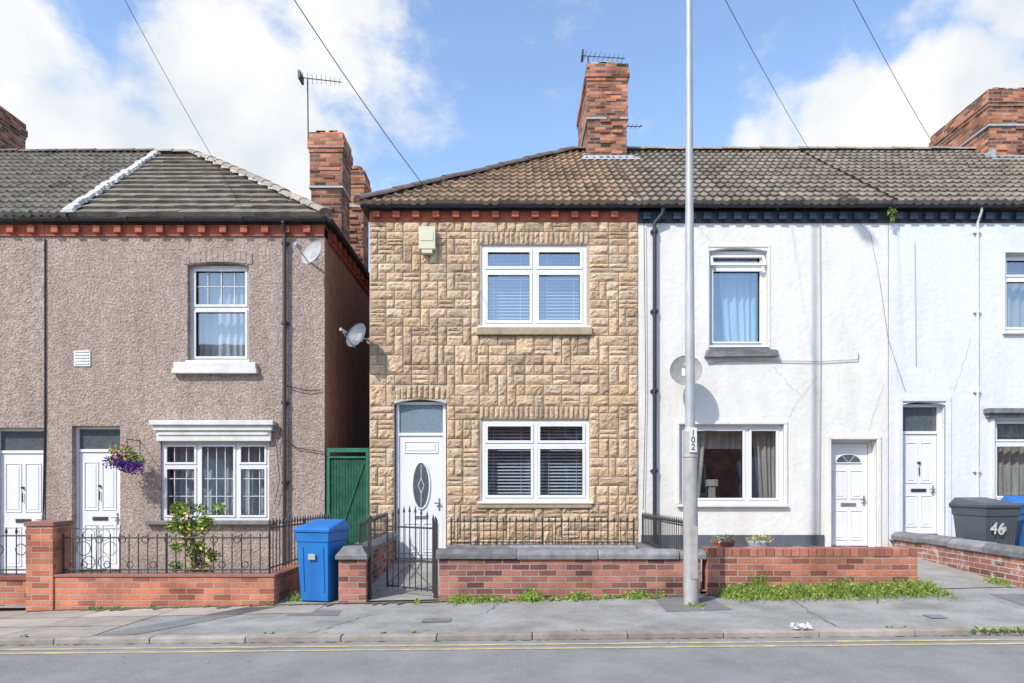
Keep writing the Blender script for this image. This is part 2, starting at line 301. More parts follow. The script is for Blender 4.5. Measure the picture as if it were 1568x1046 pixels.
def door(par,x0,x1,z0,zd,zt,y=.12,style='6',fan=None,mat=None):
    mat=mat or m_upvc; mb=MB(); t=.05
    mb.box(x0,x0+t,y,y+.08,z0,zt); mb.box(x1-t,x1,y,y+.08,z0,zt); mb.box(x0+t,x1-t,y,y+.08,zt-t,zt)
    if zd<zt-.1: mb.box(x0+t,x1-t,y,y+.08,zd,zd+t)
    a,b=x0+t+.006,x1-t-.006; yd=y+.02; mb.box(a,b,yd,yd+.04,z0+.04,zd-.006 if zd<zt-.1 else zt-t-.006)
    top=(zd if zd<zt-.1 else zt-t); h=top-z0; w=b-a; c=(a+b)/2
    mb.box(x0+t,x1-t,y-.02,y+.08,z0-.02,z0+.035,2)
    if style=='oval':
        mb.disc((c,z0+h*.60),.16,.42,yd-.006,mi=0); 
        mb.disc((c,z0+h*.60),.135,.385,yd-.010,mi=1)
        for i in range(28):
            t0,t1=2*math.pi*i/28,2*math.pi*(i+1)/28
            mb.cyl((c+math.cos(t0)*.148,yd-.008,z0+h*.6+math.sin(t0)*.40),(c+math.cos(t1)*.148,yd-.008,z0+h*.6+math.sin(t1)*.40),.016,n=6,mi=0,caps=False)
        q=[(c,z0+h*.6+.13),(c+.05,z0+h*.6),(c,z0+h*.6-.13),(c-.05,z0+h*.6),(c,z0+h*.6+.13)]
        mb.path([(p[0],yd-.012,p[1]) for p in q],.005,mi=0)
        mb.box(c-.004,c+.004,yd-.014,yd-.008,z0+h*.6+.13,z0+h*.6+.36,0); mb.box(c-.004,c+.004,yd-.014,yd-.008,z0+h*.6-.36,z0+h*.6-.13,0)
        mould(mb,a+.08,c-.03,z0+.14,z0+h*.30,yd); mould(mb,c+.03,b-.08,z0+.14,z0+h*.30,yd)
        mould(mb,a+.08,b-.08,z0+h*.86,z0+h*.955,yd)
        mb.box(c-.11,c+.11,yd-.014,yd,z0+h*.335,z0+h*.36,3)
    elif style=='4':
        mould(mb,a+.08,c-.03,z0+.16,z0+h*.40,yd); mould(mb,c+.03,b-.08,z0+.16,z0+h*.40,yd)
        mould(mb,a+.08,c-.03,z0+h*.52,z0+h*.92,yd); mould(mb,c+.03,b-.08,z0+h*.52,z0+h*.92,yd)
        mb.box(c-.13,c+.13,yd-.014,yd,z0+h*.435,z0+h*.465,4)
        mb.cyl((c,yd-.04,z0+h*.72),(c,yd,z0+h*.72),.022,mi=4); mb.cyl((c,yd-.025,z0+h*.68),(c,yd-.025,z0+h*.60),.01,mi=4)
    elif style=='fan':
        mould(mb,a+.08,c-.03,z0+.14,z0+h*.36,yd); mould(mb,c+.03,b-.08,z0+.14,z0+h*.36,yd)
        mould(mb,a+.08,c-.03,z0+h*.47,z0+h*.74,yd); mould(mb,c+.03,b-.08,z0+h*.47,z0+h*.74,yd)
        zz=z0+h*.81; r=.22
        pts=[(c+math.cos(math.pi*i/14)*r,yd-.01,zz+math.sin(math.pi*i/14)*r*.7) for i in range(15)]
        mb.add(pts,[tuple(range(15))],1); mb.path(pts+[pts[0]],.010,mi=0)
        for k in (.33,.67): mb.cyl((c,yd-.014,zz),(c+math.cos(math.pi*k)*r,yd-.014,zz+math.sin(math.pi*k)*r*.7),.004,mi=0)
        mb.box(c-.13,c+.13,yd-.014,yd,z0+h*.40,z0+h*.43,3)
    mb.cyl((b-.06,yd-.05,z0+h*.46),(b-.06,yd,z0+h*.46),.014,mi=3); mb.box(b-.14,b-.05,yd-.055,yd-.04,z0+h*.455,z0+h*.467,3)
    mb.box(b-.075,b-.045,yd-.01,yd,z0+h*.40,z0+h*.50,3)
    mb.box(x0+t,x0+t+.006,yd+.002,yd+.03,z0+.04,top,4); mb.box(x1-t-.006,x1-t,yd+.002,yd+.03,z0+.04,top,4)
    mb.build('front_door',[mat,m_dkgl,m_frost if style=='oval' else m_black,m_steel,m_black],par,bevel=.003)
    if zd<zt-.1:
        g=MB(); g.box(x0+t,x1-t,y+.03,y+.04,zd+t,zt-t); g.build('fanlight_glass',[fan or m_dkgl],par)
def tiles(mb,x0,x1,y0,z0,y1,z1,tw=.30,gauge=.33,rolls=2,amp=.032,lift=.042,jit=.12,stag=False,base=(1,1,1),colf=None):
    L=math.hypot(y1-y0,z1-z0); sy,sz=(y1-y0)/L,(z1-z0)/L; ny,nz=-sz,sy
    if nz<0: ny,nz=-ny,-nz
    n=int(math.ceil(L/gauge)); K=rolls*6 if rolls else 2
    for i in range(n):
        s0=i*gauge; s1=min(L,(i+1)*gauge+.01); off=(tw/2 if stag and i%2 else 0)
        nc=int((x1-x0)/tw)+1
        for j in range(nc+1):
            xa=x0+j*tw-off; xb=xa+tw
            if xb<=x0 or xa>=x1: continue
            v=1+R.uniform(-jit,jit); 
            if R.random()<.05: v*=.72
            col=tuple(base[k]*v*(1+R.uniform(-.03,.03)) for k in range(3))
            if colf: col=tuple(c*q for c,q in zip(col,colf((xa+xb)/2,i)))
            jl=R.uniform(-.006,.009); sk=R.uniform(-.01,.01)
            bt=[];tp=[];lp=[]
            for k in range(K+1):
                u=k/K; x=min(max(xa+tw*u,x0),x1)
                h=max(0,math.cos(2*math.pi*u*rolls))*amp if rolls else (.006 if 0<u<1 else 0)
                hb=h+lift+jl; 
                bt.append((x,y0+sy*(s0+sk)+ny*hb,z0+sz*(s0+sk)+nz*hb)); tp.append((x,y0+sy*s1+ny*h,z0+sz*s1+nz*h))
                hl=h+jl-.012 if i else h-.03
                lp.append((x,y0+sy*(s0+sk)+ny*hl,z0+sz*(s0+sk)+nz*hl))
            m=K+1; mb.add(lp+bt+tp,[(k,k+1,m+k+1,m+k) for k in range(K)]+[(m+k,m+k+1,2*m+k+1,2*m+k) for k in range(K)],0,col)
def caps(mb,A,B,r=.12,seg=.42,col=(1,1,1),jit=.15,flat=.7):
    A=Vector(A);B=Vector(B);d=B-A;L=d.length;d.normalize(); side=d.cross(Vector((0,0,1))).normalized(); up=side.cross(d).normalized()
    n=max(1,round(L/seg)); 
    for i in range(n):
        a=A+d*(L*i/n-.02); b=A+d*(L*(i+1)/n+.01); ra,rb=r*1.08,r*.95
        v=1+R.uniform(-jit,jit); N=8; off=R.uniform(-.01,.01); pts=[]
        for p,q in((a,ra),(b,rb)):
            for k in range(N+1):
                t=math.pi*k/N; pts.append(p+side*math.cos(t)*q+up*(math.sin(t)*q*flat+off-.02))
        fs=[(k,k+1,N+2+k,N+1+k) for k in range(N)]
        mb.add(pts,fs,0,(col[0]*v,col[1]*v,col[2]*v)); mb.add(pts[:N+1],[tuple(range(N+1))],0,(v*.6,)*3); mb.add(pts[N+1:],[tuple(range(N+1))],0,(v*.6,)*3)
def gutter(mb,A,B,r=.058,mi=0):
    A=Vector(A);B=Vector(B);d=(B-A).normalized(); side=d.cross(Vector((0,0,1))).normalized(); N=8; pts=[]
    for p in(A,B):
        for k in range(N+1):
            t=math.pi*k/N; pts.append(p+side*math.cos(t)*r-Vector((0,0,1))*math.sin(t)*r)
    mb.add(pts,[(k,k+1,N+2+k,N+1+k) for k in range(N)],mi,sm=True)
    mb.add(pts[:N+1],[tuple(range(N+1))],mi); mb.add(pts[N+1:],[tuple(range(N+1))],mi)
    L=(B-A).length; n=int(L/1.0)
    for i in range(n+1):
        p=A+d*(L*(i+.5)/(n+1)); pts=[]
        for q in(p-d*.03,p+d*.03):
            for k in range(N+1):
                t=math.pi*k/N; pts.append(q+side*math.cos(t)*(r+.01)-Vector((0,0,1))*math.sin(t)*(r+.01))
        mb.add(pts,[(k,k+1,N+2+k,N+1+k) for k in range(N)],mi)
m_brick1=M('single_brick',(.46,.19,.11),(.24,.12,.09),scale=5,rough=.9,bump=.5,tint=True)
def chimney(par,x0,x1,y0,y1,z0,z1,zt=None,pots=0,nm='chimney_stack'):
    mb=MB(); zt=zt or (z0+(z1-z0)*.5)
    mb.box(x0,x1,y0,y1,z0,zt)
    mb.box(x0-.035,x1+.035,y0-.035,y1+.035,zt,zt+.04,1)
    mb.box(x0-.02,x1+.02,y0-.02,y1+.02,zt+.04,z1-.38)
    mb.box(x0-.035,x1+.035,y0-.035,y1+.035,z1-.38,z1-.305)
    mb.box(x0-.055,x1+.055,y0-.055,y1+.055,z1-.305,z1-.15)
    mb.box(x0-.03,x1+.03,y0-.03,y1+.03,z1-.15,z1)
    for i in range(int(14*(x1-x0)*(y1-y0))+8):
        bx=R.uniform(x0,x1-.15); by=R.choice([y0,R.uniform(y0,y1-.15)]); mb.box(bx,bx+R.uniform(.1,.2),by,by+R.uniform(.08,.2),z1,z1+R.uniform(.015,.06),2 if R.random()<.5 else 4)
    for i in range(int((z1-z0)*6)):
        zz=z0+.075*int(R.uniform(2,(z1-z0)/.075-6)); xx=R.uniform(x0,x1-.22)
        mb.box(xx,xx+.215,y0-.03-R.uniform(0,.012),y0+.01,zz+.006,zz+.069,4,(R.uniform(.4,1.3),)*3)
    for i in range(pots):
        cx=x0+(x1-x0)*(i+.5)/pots; cy=(y0+y1)/2
        mb.cyl((cx,cy,z1),(cx,cy,z1+.12),.12,.10,12,3); mb.cyl((cx,cy,z1+.12),(cx,cy,z1+.17),.125,.125,12,3)
    mb.build(nm,[m_brC,m_lead,m_mortW,m_terra,m_brick1],par,bevel=.006)
def corbels(mb,x0,x1,z0,z1,y,step,w,p=.07,mi=0):
    n=int((x1-x0)/step)
    for i in range(n+1):
        x=x0+.05+i*step
        if x+w<x1: mb.box(x,x+w,y-p,y,z0,z1,mi)
# ------------------------------------------------------------------ LEFT HOUSES
L0,L1=-14.0,PX(70); L2=PX(497)
zeL=5.92; zrL=8.79
H1=empty('pebbledash_house',(-5.5,0,0)); H0=empty('pebbledash_house.001',(-11,0,0))
W1=(PX(287),PX(381),PZ(553),PZ(402)); W2=(PX(246),PX(412),PZ(797),PZ(676)); D1=(PX(110),PX(184),-.09,PZ(652))
D0h=(PX(-12),PX(68),-.14,PZ(655)); W3=(-10.9,-9.9,PZ(553),PZ(402))
zw=5.64
mb=MB(); wall(mb,L1,L2,-.45,zw,0,[W1,W2,D1]); arch(mb,W1[0],W1[1],W1[3],.05,0); mb.build('wall',[m_peb],H1)
mb=MB(); wall(mb,L0,L1-.004,-.45,zw,-.006,[D0h,W3]); mb.build('wall',[m_peb],H0)
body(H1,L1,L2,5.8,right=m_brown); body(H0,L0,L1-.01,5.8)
m_lint=M('faint_lintel_render',(.50,.395,.33),(.35,.27,.225),scale=9,rough=.95,bump=1,bscale=26,bdist=.03,spk=.3,spkscale=34)
mb=MB(); a,b=W1[0]-.06,W1[1]+.06; n=12
for i in range(n):
    t0,t1=i/n,(i+1)/n; dz=.05*(2*((t0+t1)/2)-1)**2; mb.box(a+(b-a)*t0+.003,a+(b-a)*t1-.003,-.012,0,W1[3]+.01-dz,W1[3]+.20-dz)
mb.build('window_arch',[m_lint],H1)
for H,a,b in((H1,L1,L2),(H0,L0,L1-.004)):
    mb=MB(); mb.box(a,b,-.03,.2,zw,5.85,0); corbels(mb,a+.1,b,5.68,5.80,-.03,.355,.115,.07,0); mb.build('brick_eaves_course',[m_red],H,bevel=.005)
mb=MB(); mb.box(L2,L2+.04,0.21,7,5.62,5.85,0); 
for i in range(19): mb.box(L2+.04,L2+.09,.3+i*.355,.415+i*.355,5.68,5.8,0)
mb.build('side_eaves_course',[m_red],H1)
mb=MB(); gutter(mb,(L1,-.14,5.90),(L2+.1,-.14,5.90)); gutter(mb,(L2+.12,-.15,5.89),(L2+.12,7,5.89))
mb.box(L1,L2,-.08,-.034,5.83,5.9,0); mb.build('gutter',[m_black],H1)
mb=MB(); gutter(mb,(L0,-.14,5.90),(L1,-.14,5.90)); mb.build('gutter',[m_black],H0)
A=Vector((L2+.08,-.22,zeL)); B=Vector((-7.14,3.5,zrL))
dxy=(B-A); cutn=Vector((dxy.y,-dxy.x,0))
mb=MB(); tiles(mb,-7.9,A.x+.05,-.22,zeL,3.5,zrL,tw=.33,gauge=.345,rolls=0,lift=.05,jit=.14,stag=True)
vd=Vector((-7.94+7.4,3.72,0)); vn=Vector((-vd.y,vd.x,0)); 
mb.build('roof_tiles_front',[m_tileL],H1,cuts=[(A,cutn),(Vector((-7.4,-.22,0)),vn)])
mb=MB(); tiles(mb,L0,-7.2,-.22,zeL,3.5,zrL+.03,tw=.30,gauge=.33,rolls=2,jit=.12); 
mb.build('roof_tiles_front',[m_tileL],H0,cuts=[(Vector((-7.42,-.22,0)),-vn)])
mb=MB(); mb.add([(L2+.08,-.22,zeL),(L2+.08,7.2,zeL),(-7.14,3.5,zrL)],[(0,1,2)]); mb.add([(L2+.08,7.2,zeL),(-7.9,7.2,zeL),(-7.9,3.5,zrL),(-7.14,3.5,zrL)],[(0,1,2,3)]); mb.build('roof_rear',[m_tileL],H1)
mb=MB(); mb.add([(L0,7.2,zeL),(-7.9,7.2,zeL),(-7.9,3.5,zrL),(L0,3.5,zrL)],[(0,1,2,3)]); mb.build('roof_rear',[m_tileL],H0)
mb=MB(); Mp=A.lerp(B,.55)+Vector((0,0,.10)); caps(mb,A+Vector((0,0,.04)),Mp,.12,.40); caps(mb,Mp,B+Vector((0,0,.06)),.12,.40); caps(mb,B+Vector((0,0,.05)),Vector((-8.0,3.5,zrL+.05)),.11); mb.build('hip_ridge_tiles',[m_ridgeT],H1)
mb=MB(); caps(mb,Vector((-8.0,3.5,zrL+.06)),Vector((L0,3.5,zrL+.06)),.11); mb.build('ridge_tiles',[m_ridge],H0)
mb=MB(); a=Vector((-7.4,-.26,zeL+.05)); b=Vector((-7.94,3.5,zrL+.06)); n=40
for i in range(n):
    p=a.lerp(b,i/n); q=a.lerp(b,(i+1)/n); w=.095+R.uniform(-.035,.03); w2=.095+R.uniform(-.035,.03); h=.04+R.uniform(-.012,.02)
    mb.add([(p.x-w,p.y,p.z-.02),(p.x+w2,p.y,p.z-.02),(q.x+w2,q.y,q.z-.02),(q.x-w,q.y,q.z-.02),(p.x-w*.7,p.y,p.z+h),(p.x+w2*.7,p.y,p.z+h),(q.x+w2*.7,q.y,q.z+h),(q.x-w*.7,q.y,q.z+h)],[(4,5,6,7),(0,1,5,4),(1,2,6,5),(3,0,4,7),(2,3,7,6)])
mb.build('mortar_verge',[m_mortW],H1)
chimney(H1,L2-.60,L2-.02,1.2,1.8,5.6,8.05,7.0,pots=0); chimney(H1,L2-.42,L2-.02,3.0,3.5,5.6,8.2,7.4,pots=1,nm='rear_chimney_stack')
mb=MB(); mb.cyl((L2-.2,1.5,8.05),(L2-.2,1.5,8.17),.12,.1,12,0); mb.build('chimney_pot',[m_terra],H1)
chimney(H0,-13.2,-11.95,3.0,4.9,8.0,10.25,9.2)
x0,x1,z0,z1=W1; zm=PZ(470); cx=(x0+x1)/2
bars=[(cx-.008-.0,cx+.008,zm+.05,z1-.1)]+[(x0+(x1-x0)*k-.006,x0+(x1-x0)*k+.006,zm+.05,z1-.1) for k in(.28,.72)]+[(x0+.08,x1-.08,(zm+z1)/2-.006,(zm+z1)/2+.006)]
window(H1,'upper_window',x0,x1,z0,z1-.02,y=.10,trans=(zm,),t=.055,mat=m_oldw,glass=m_glass,sash=.04,bars=bars)
curtain(H1,'upper_net_curtain',x0+.05,x1-.05,z0,z1,.36,m_net)
mb=MB(); mb.box(PX(267),PX(396),-.10,.09,PZ(573),PZ(566)); mb.box(PX(269),PX(394),-.085,.12,PZ(566),PZ(556)); mb.box(W1[0]-.02,W1[1]+.02,-.03,.12,PZ(556),PZ(552)); mb.build('upper_sill',[m_oldw],H1,bevel=.008)
x0,x1,z0,z1=W2; bz=PZ(730)
bars=[(x0+(x1-x0)*k-.005,x0+(x1-x0)*k+.005,z0+.1,z1-.1) for k in(.11,.22,.42,.5,.58,.80,.90)]+[(x0+.08,x1-.08,PZ(p)-.005,PZ(p)+.005) for p in(733,760)]
window(H1,'lower_window',x0,x1,z0,z1,y=.04,mull=(PX(302),PX(362)),trans=(PZ(713),None,PZ(713)),glass=m_glass,bars=bars)
curtain(H1,'lower_net_curtain',x0+.05,x1-.05,z0,z1,.30,m_net)
mb=MB(); mb.box(PX(236),PX(423),-.16,0,PZ(652),PZ(645)); mb.box(PX(240),PX(420),-.12,0,PZ(660),PZ(652)); mb.box(PX(243),PX(417),-.08,0,PZ(676),PZ(660)); mb.box(PX(246),PX(414),-.10,-.081,PZ(667),PZ(663))
mb.build('window_cornice',[m_oldw],H1,bevel=.008)
mb=MB(); mb.box(PX(226),PX(421),-.10,.06,PZ(803),PZ(797)); mb.build('lower_sill',[m_cop],H1,bevel=.01)
door(H1,*D1[:2],D1[2],PZ(692),D1[3],y=.10,style='4'); door(H0,*D0h[:2],D0h[2],PZ(694),D0h[3],y=.10,style='4')
window(H0,'upper_window',*W3,y=.1,trans=(PZ(470),),mat=m_oldw)
mb=MB(); mb.box(PX(114),PX(139),-.015,.0,PZ(561),PZ(537))
for i in range(5): mb.box(PX(116),PX(137),-.025,-.015,PZ(558-i*4.6),PZ(556-i*4.6))
mb.build('air_vent',[m_oldw],H1)
def downpipe(par,x,ztop,zbot,mat,y=-.07,r=.034,swan=None):
    mb=MB()
    if swan: mb.path([(swan,-.14,ztop+.02),(swan,-.13,ztop-.08),(x,y,ztop-.22)],r,10)
    else: mb.path([(x,-.14,ztop+.03),(x,-.14,ztop-.05),(x,y,ztop-.2)],r,10)
    mb.path([(x,y,ztop-.2),(x,y,zbot+.12),(x,y-.08,zbot+.03)],r,10)
    z=ztop-.35
    while z>zbot+.3: mb.cyl((x,y,z-.03),(x,y,z+.03),r+.010,n=10); mb.box(x-.06,x+.06,y,.0,z-.02,z+.02); z-=1.35
    mb.build('downpipe',[mat],par)
downpipe(H1,PX(438),5.86,-.09,m_black)
mb=MB(); mb.path([(PX(70),-.02,5.6),(PX(70),-.02,2.6),(PX(66),-.02,0)],.012,n=5)
mb.path([(PX(440),-.05,3.1),(PX(470),-.05,3.02),(PX(492),-.03,3.03)],.008,n=5); mb.path([(PX(438),-.05,2.2),(PX(455),-.04,2.05),(PX(497),-.04,1.98)],.007,n=5)
mb.path([(PX(432),-.05,2.4),(PX(425),-.05,2.1),(PX(430),-.05,1.5),(PX(422),-.05,1.1)],.006,n=5)
mb.build('facade_cables',[m_cable],H1)
# ------------------------------------------------------------------ STONE HOUSE
S0,S1=PX(566),PX(977); zeR=6.12; zrR=8.85
HS=empty('stone_clad_house',(0,0,0))
SW1=(PX(737),PX(898),PZ(500),PZ(376)); SW2=(PX(737),PX(902),PZ(768),PZ(643)); SD=(PX(604),PX(684),.13,PZ(612))
zs=5.89
mb=MB(); wall(mb,S0,S1-.004,-.4,zs,.0,[SW1,SW2,SD],mr=1); arch(mb,SD[0],SD[1],SD[3],.07,-.03,mi=1); mb.build('wall_mortar',[m_mortar,m_mortW],HS)
body(HS,S0,S1-.01,6.0,left=m_brS)
xb=[S0,SD[0],SD[1],PX(734),PX(902),S1]; xn=[3,6,4,12,5]
zb=[.05,SW2[2]-.05,SW2[3],2.76,3.13,PZ(514),SW1[2],SW1[3],5.72,zs]; zn=[7,9,2,2,5,1,9,2,1]
X=[];Z=[]
for i,n in enumerate(xn): X+=[xb[i]+(xb[i+1]-xb[i])*k/n for k in range(n)]
X.append(xb[-1])
for i,n in enumerate(zn): Z+=[zb[i]+(zb[i+1]-zb[i])*k/n for k in range(n)]
Z.append(zb[-1])
def blocked(x,z):
    if SD[0]<x<SD[1] and z<3.13: return True
    if PX(734)<x<PX(902) and (SW2[2]-.05<z<2.76 or PZ(514)<z<5.72): return True
    return False
pal=[(1,1,1),(1.04,1.02,.98),(.94,.93,.93),(.86,.83,.81),(1.07,1.06,1.03),(1.0,.94,.88),(.76,.73,.72),(1.03,.97,.88),(.82,.77,.73),(1.0,.98,.95),(1.02,.95,.86)]
stn=MB()
def block(x0,x1,z0,z1,y=0.0,dep=.042,col=None,g=.006,vert=False):
    c=R.choice(pal) if col is None else col; v=R.uniform(.9,1.08); c=tuple(k*v for k in c)
    nx=max(3,int((x1-x0)/.045)+1); nz=max(3,int((z1-z0)/.045)+1); nx=min(nx,8)
    x0+=g+R.uniform(0,.004);x1-=g+R.uniform(0,.004);z0+=g;z1-=g; pts=[]
    tx=R.uniform(-.012,.012); tz=R.uniform(-.008,.012)
    ridge=R.uniform(.2,.8)
    for k in range(nz+1):
        for i in range(nx+1):
            edge=i in(0,nx) or k in(0,nz)
            u=i/nx;w=k/nz
            d=dep*.30+R.uniform(0,.006) if edge else dep*(.85+R.uniform(-.22,.22)-.25*abs(u-ridge))+tx*(u-.5)*2+tz*(w-.5)*2
            pts.append((x0+(x1-x0)*u+(0 if edge else R.uniform(-.008,.008)),y-d,z0+(z1-z0)*w+(0 if edge else R.uniform(-.008,.008))))
    W=nx+1; fs=[]
    for k in range(nz):
        for i in range(nx):
            q=(k*W+i,k*W+i+1,(k+1)*W+i+1,(k+1)*W+i)
            if R.random()<.5: fs+=[(q[0],q[1],q[2]),(q[0],q[2],q[3])]
            else: fs+=[(q[0],q[1],q[3]),(q[1],q[2],q[3])]
    stn.add(pts,fs,0,c)
    bo=[pts[i] for i in range(W)]; to=[pts[nz*W+i] for i in range(W)]; le=[pts[k*W] for k in range(nz+1)]; ri=[pts[k*W+nx] for k in range(nz+1)]
    for line in(bo,to,le,ri):
        n=len(line); stn.add(line+[(p[0],y+.002,p[2]) for p in line],[(i,i+1,n+i+1,n+i) for i in range(n-1)],0,tuple(k*.8 for k in c))
nX,nZ=len(X)-1,len(Z)-1; used=[[False]*nZ for _ in range(nX)]
for k in range(nZ):
    for i in range(nX):
        if blocked((X[i]+X[i+1])/2,(Z[k]+Z[k+1])/2): used[i][k]=True
def free(i,k,w,h):
    return i+w<=nX and k+h<=nZ and all(not used[a][b] for a in range(i,i+w) for b in range(k,k+h))
for k in range(nZ):
    for i in range(nX):
        if used[i][k]: continue
        opts=[(2,1)]*10+[(1,1)]*5+[(3,1)]*2+[(2,2)]*2+[(1,2)]*3
        R.shuffle(opts)
        for w,h in opts+[(1,1)]:
            if free(i,k,w,h): break
        for a in range(i,i+w):
            for b in range(k,k+h): used[a][b]=True
        x0,x1,z0,z1=X[i],X[i+w],Z[k],Z[k+h]
        if (w,h)==(2,1) and R.random()<.2:
            zm=(z0+z1)/2; block(x0,x1,z0,zm,dep=.033); block(x0,x1,zm,z1,dep=.033)
        elif (w,h)==(2,2) and R.random()<.6:
            xm=x0+(x1-x0)*.36; block(x0,xm,z0,z1); block(xm,x1,z0,z0+(z1-z0)*.5); block(xm,x1,z0+(z1-z0)*.5,z1)
        else: block(x0,x1,z0,z1,dep=.040 if h==1 else .048)
for (a,b,c,d) in((PX(734),PX(902),SW2[3]+.01,2.76),(PX(734),PX(902),SW1[3]+.01,5.72)):
    n=22
    for i in range(n): block(a+(b-a)*i/n,a+(b-a)*(i+1)/n,c,d,dep=.04,col=R.choice([(1.05,1,.95),(.92,.9,.88),(.84,.81,.8)]))
n=11
for i in range(n):
    t0,t1=i/n,(i+1)/n; a=SD[0]-.08;b=SD[1]+.08; tm=(t0+t1)/2; dz=.11*(2*tm-1)**2
    block(a+(b-a)*t0,a+(b-a)*t1,2.875-dz,3.12-dz,dep=.05,col=R.choice([(1.05,1,.95),(.95,.92,.9)]))
stn.build('stone_cladding',[m_stone],HS)
mb=MB(); mb.box(S0,S1-.004,-.02,.2,zs,6.08); corbels(mb,S0+.02,S1-.02,5.94,6.04,-.02,.335,.12,.08); 
mb.build('brick_eaves_course',[m_red],HS,bevel=.005)
mb=MB()
gutter(mb,(S0-.1,-.15,6.13),(S1,-.15,6.13),.06); mb.box(S0,S1,-.09,-.03,6.06,6.12); mb.build('gutter',[m_navy],HS)
mb=MB(); mb.box(PX(732),PX(905),-.075,.08,SW1[2]-.035,SW1[2]-.002); mb.box(PX(732),PX(908),-.075,.08,SW2[2]-.035,SW2[2]-.002); mb.build('window_sills',[m_upvc],HS,bevel=.006)
mb=MB(); mb.box(PX(730),PX(906),-.09,0,PZ(514),SW1[2]-.04); mb.box(PX(730),PX(906),-.06,0,SW2[2]-.11,SW2[2]-.04); mb.build('stone_sills',[m_sandst],HS,bevel=.01)
for nm,w,mx,tz in(('upper_window',SW1,PX(818),PZ(414)),('lower_window',SW2,PX(820),PZ(681))):
    window(HS,nm,*w,y=.02,mull=(mx,),trans=(tz,tz),t=.06,glass=m_glassB if nm[0]=='u' else m_glass,sash=.045)
    blinds(HS,nm+'_blinds',w[0]+.05,w[1]-.05,w[2]+.05,w[3]-.05,.2,.056)
door(HS,SD[0]+.02,SD[1]-.02,SD[2],PZ(667),SD[3]-.03,y=.06,style='oval',fan=m_frost)
mb=MB(); mb.box(SD[0]-.03,SD[1]+.03,-.12,.06,.0,.128); mb.build('door_step',[m_cop],HS,bevel=.01)
mb=MB(); p0=PX(643);p1=PX(668); mb.box(p0,p1,-.16,-.05,PZ(386),PZ(352)); mb.box(p0+.05,p1-.05,-.15,-.05,PZ(392),PZ(386)-.001); mb.box(p0+.03,p1-.03,-.168,-.16,PZ(374),PZ(360)); mb.build('alarm_box',[M('alarm_plastic',(.64,.60,.44),rough=.5)],HS,bevel=.012)
E1=13.5
A=Vector((S0-.14,-.22,zeR)); B=Vector((1.33,3.5,zrR)); dxy=B-A; cn=Vector((-dxy.y,dxy.x,0))
def warm(x,i):
    return (1.18,1.0,.84) if x<1.9 else ((1.0,.96,.92) if x<2.4 else (.80,.83,.85))
mb=MB(); tiles(mb,A.x-.05,S1,-.22,zeR,3.5,zrR,tw=.30,gauge=.335,rolls=2,jit=.16,colf=warm); mb.build('roof_tiles_front',[m_tileB],HS,cuts=[(A,cn)])
mb=MB(); mb.add([A[:],(A.x,7.2,zeR),B[:]],[(0,1,2)]); mb.add([(A.x,7.2,zeR),(S1,7.2,zeR),(S1,3.5,zrR),B[:]],[(0,1,2,3)]); mb.build('roof_rear',[m_tileB],HS)
mb=MB(); caps(mb,A+Vector((0,0,.05)),B+Vector((0,0,.06)),.12,.4); caps(mb,B+Vector((0,0,.05)),Vector((S1,3.5,zrR+.05)),.11); mb.build('hip_ridge_tiles',[m_ridge],HS)
chimney(HS,1.64,2.48,3.0,4.9,8.1,10.5,9.3)
mb=MB(); mb.box(1.58,2.54,2.93,3.0,8.36,8.50); mb.add([(1.45,2.6,8.25),(2.72,2.6,8.25),(2.6,2.99,8.53),(1.55,2.99,8.53)],[(0,1,2,3)])
mb.build('lead_flashing',[m_lead],HS)
# ------------------------------------------------------------------ RIGHT HOUSES
HR=empty('white_rendered_house',(4.2,0,0)); HR2=empty('white_rendered_house.001',(9,0,0))
T1=PX(1360)
RW1=(PX(1086),PX(1175),PZ(530),PZ(379)); RW2=(PX(1040),PX(1200),PZ(772),PZ(650)); RD=(PX(1272),PX(1342),.33,PZ(673))
QW1=(PX(1538),PX(1640),PZ(508),PZ(388)); QW2=(PX(1522),PX(1690),PZ(768),PZ(640)); QD=(PX(1381),PX(1447),.54,PZ(615))
zt=5.87
mb=MB(); wall(mb,S1,T1,-.3,zt,0,[RW1,RW2,RD]); arch(mb,RW1[0],RW1[1],RW1[3],.06,0); mb.build('wall',[m_cream],HR)
mb=MB(); wall(mb,T1+.003,E1,-.3,zt,-.008,[QW1,QW2,QD]); arch(mb,QD[0],QD[1],QD[3],.06,-.008); mb.build('wall',[m_white],HR2)
body(HR,S1+.01,T1-.01,6.0); body(HR2,T1+.01,E1,6.0)
for H,a,b in((HR,S1,T1),(HR2,T1+.003,E1)):
    mb=MB(); mb.box(a,b,-.03,.2,zt,6.08); corbels(mb,a+.02,b,5.91,6.02,-.03,.255,.13,.06); gutter(mb,(a,-.15,6.13),(b,-.15,6.13),.06); mb.build('eaves_and_gutter',[m_navy],H,bevel=.004)
    mb=MB(); tiles(mb,a,b,-.22,zeR,3.5,zrR,tw=.30,gauge=.335,rolls=2,jit=.16,colf=warm); mb.build('roof_tiles_front',[m_tileB],H)
    mb=MB(); mb.quad((a,7.2,zeR),(b,7.2,zeR),(b,3.5,zrR),(a,3.5,zrR)); mb.build('roof_rear',[m_tileB],H)
    mb=MB(); caps(mb,Vector((a,3.5,zrR+.05)),Vector((b,3.5,zrR+.05)),.11); mb.build('ridge_tiles',[m_ridgeT],H)
chimney(HR2,10.3,11.5,3.0,4.9,8.1,9.95,9.15)
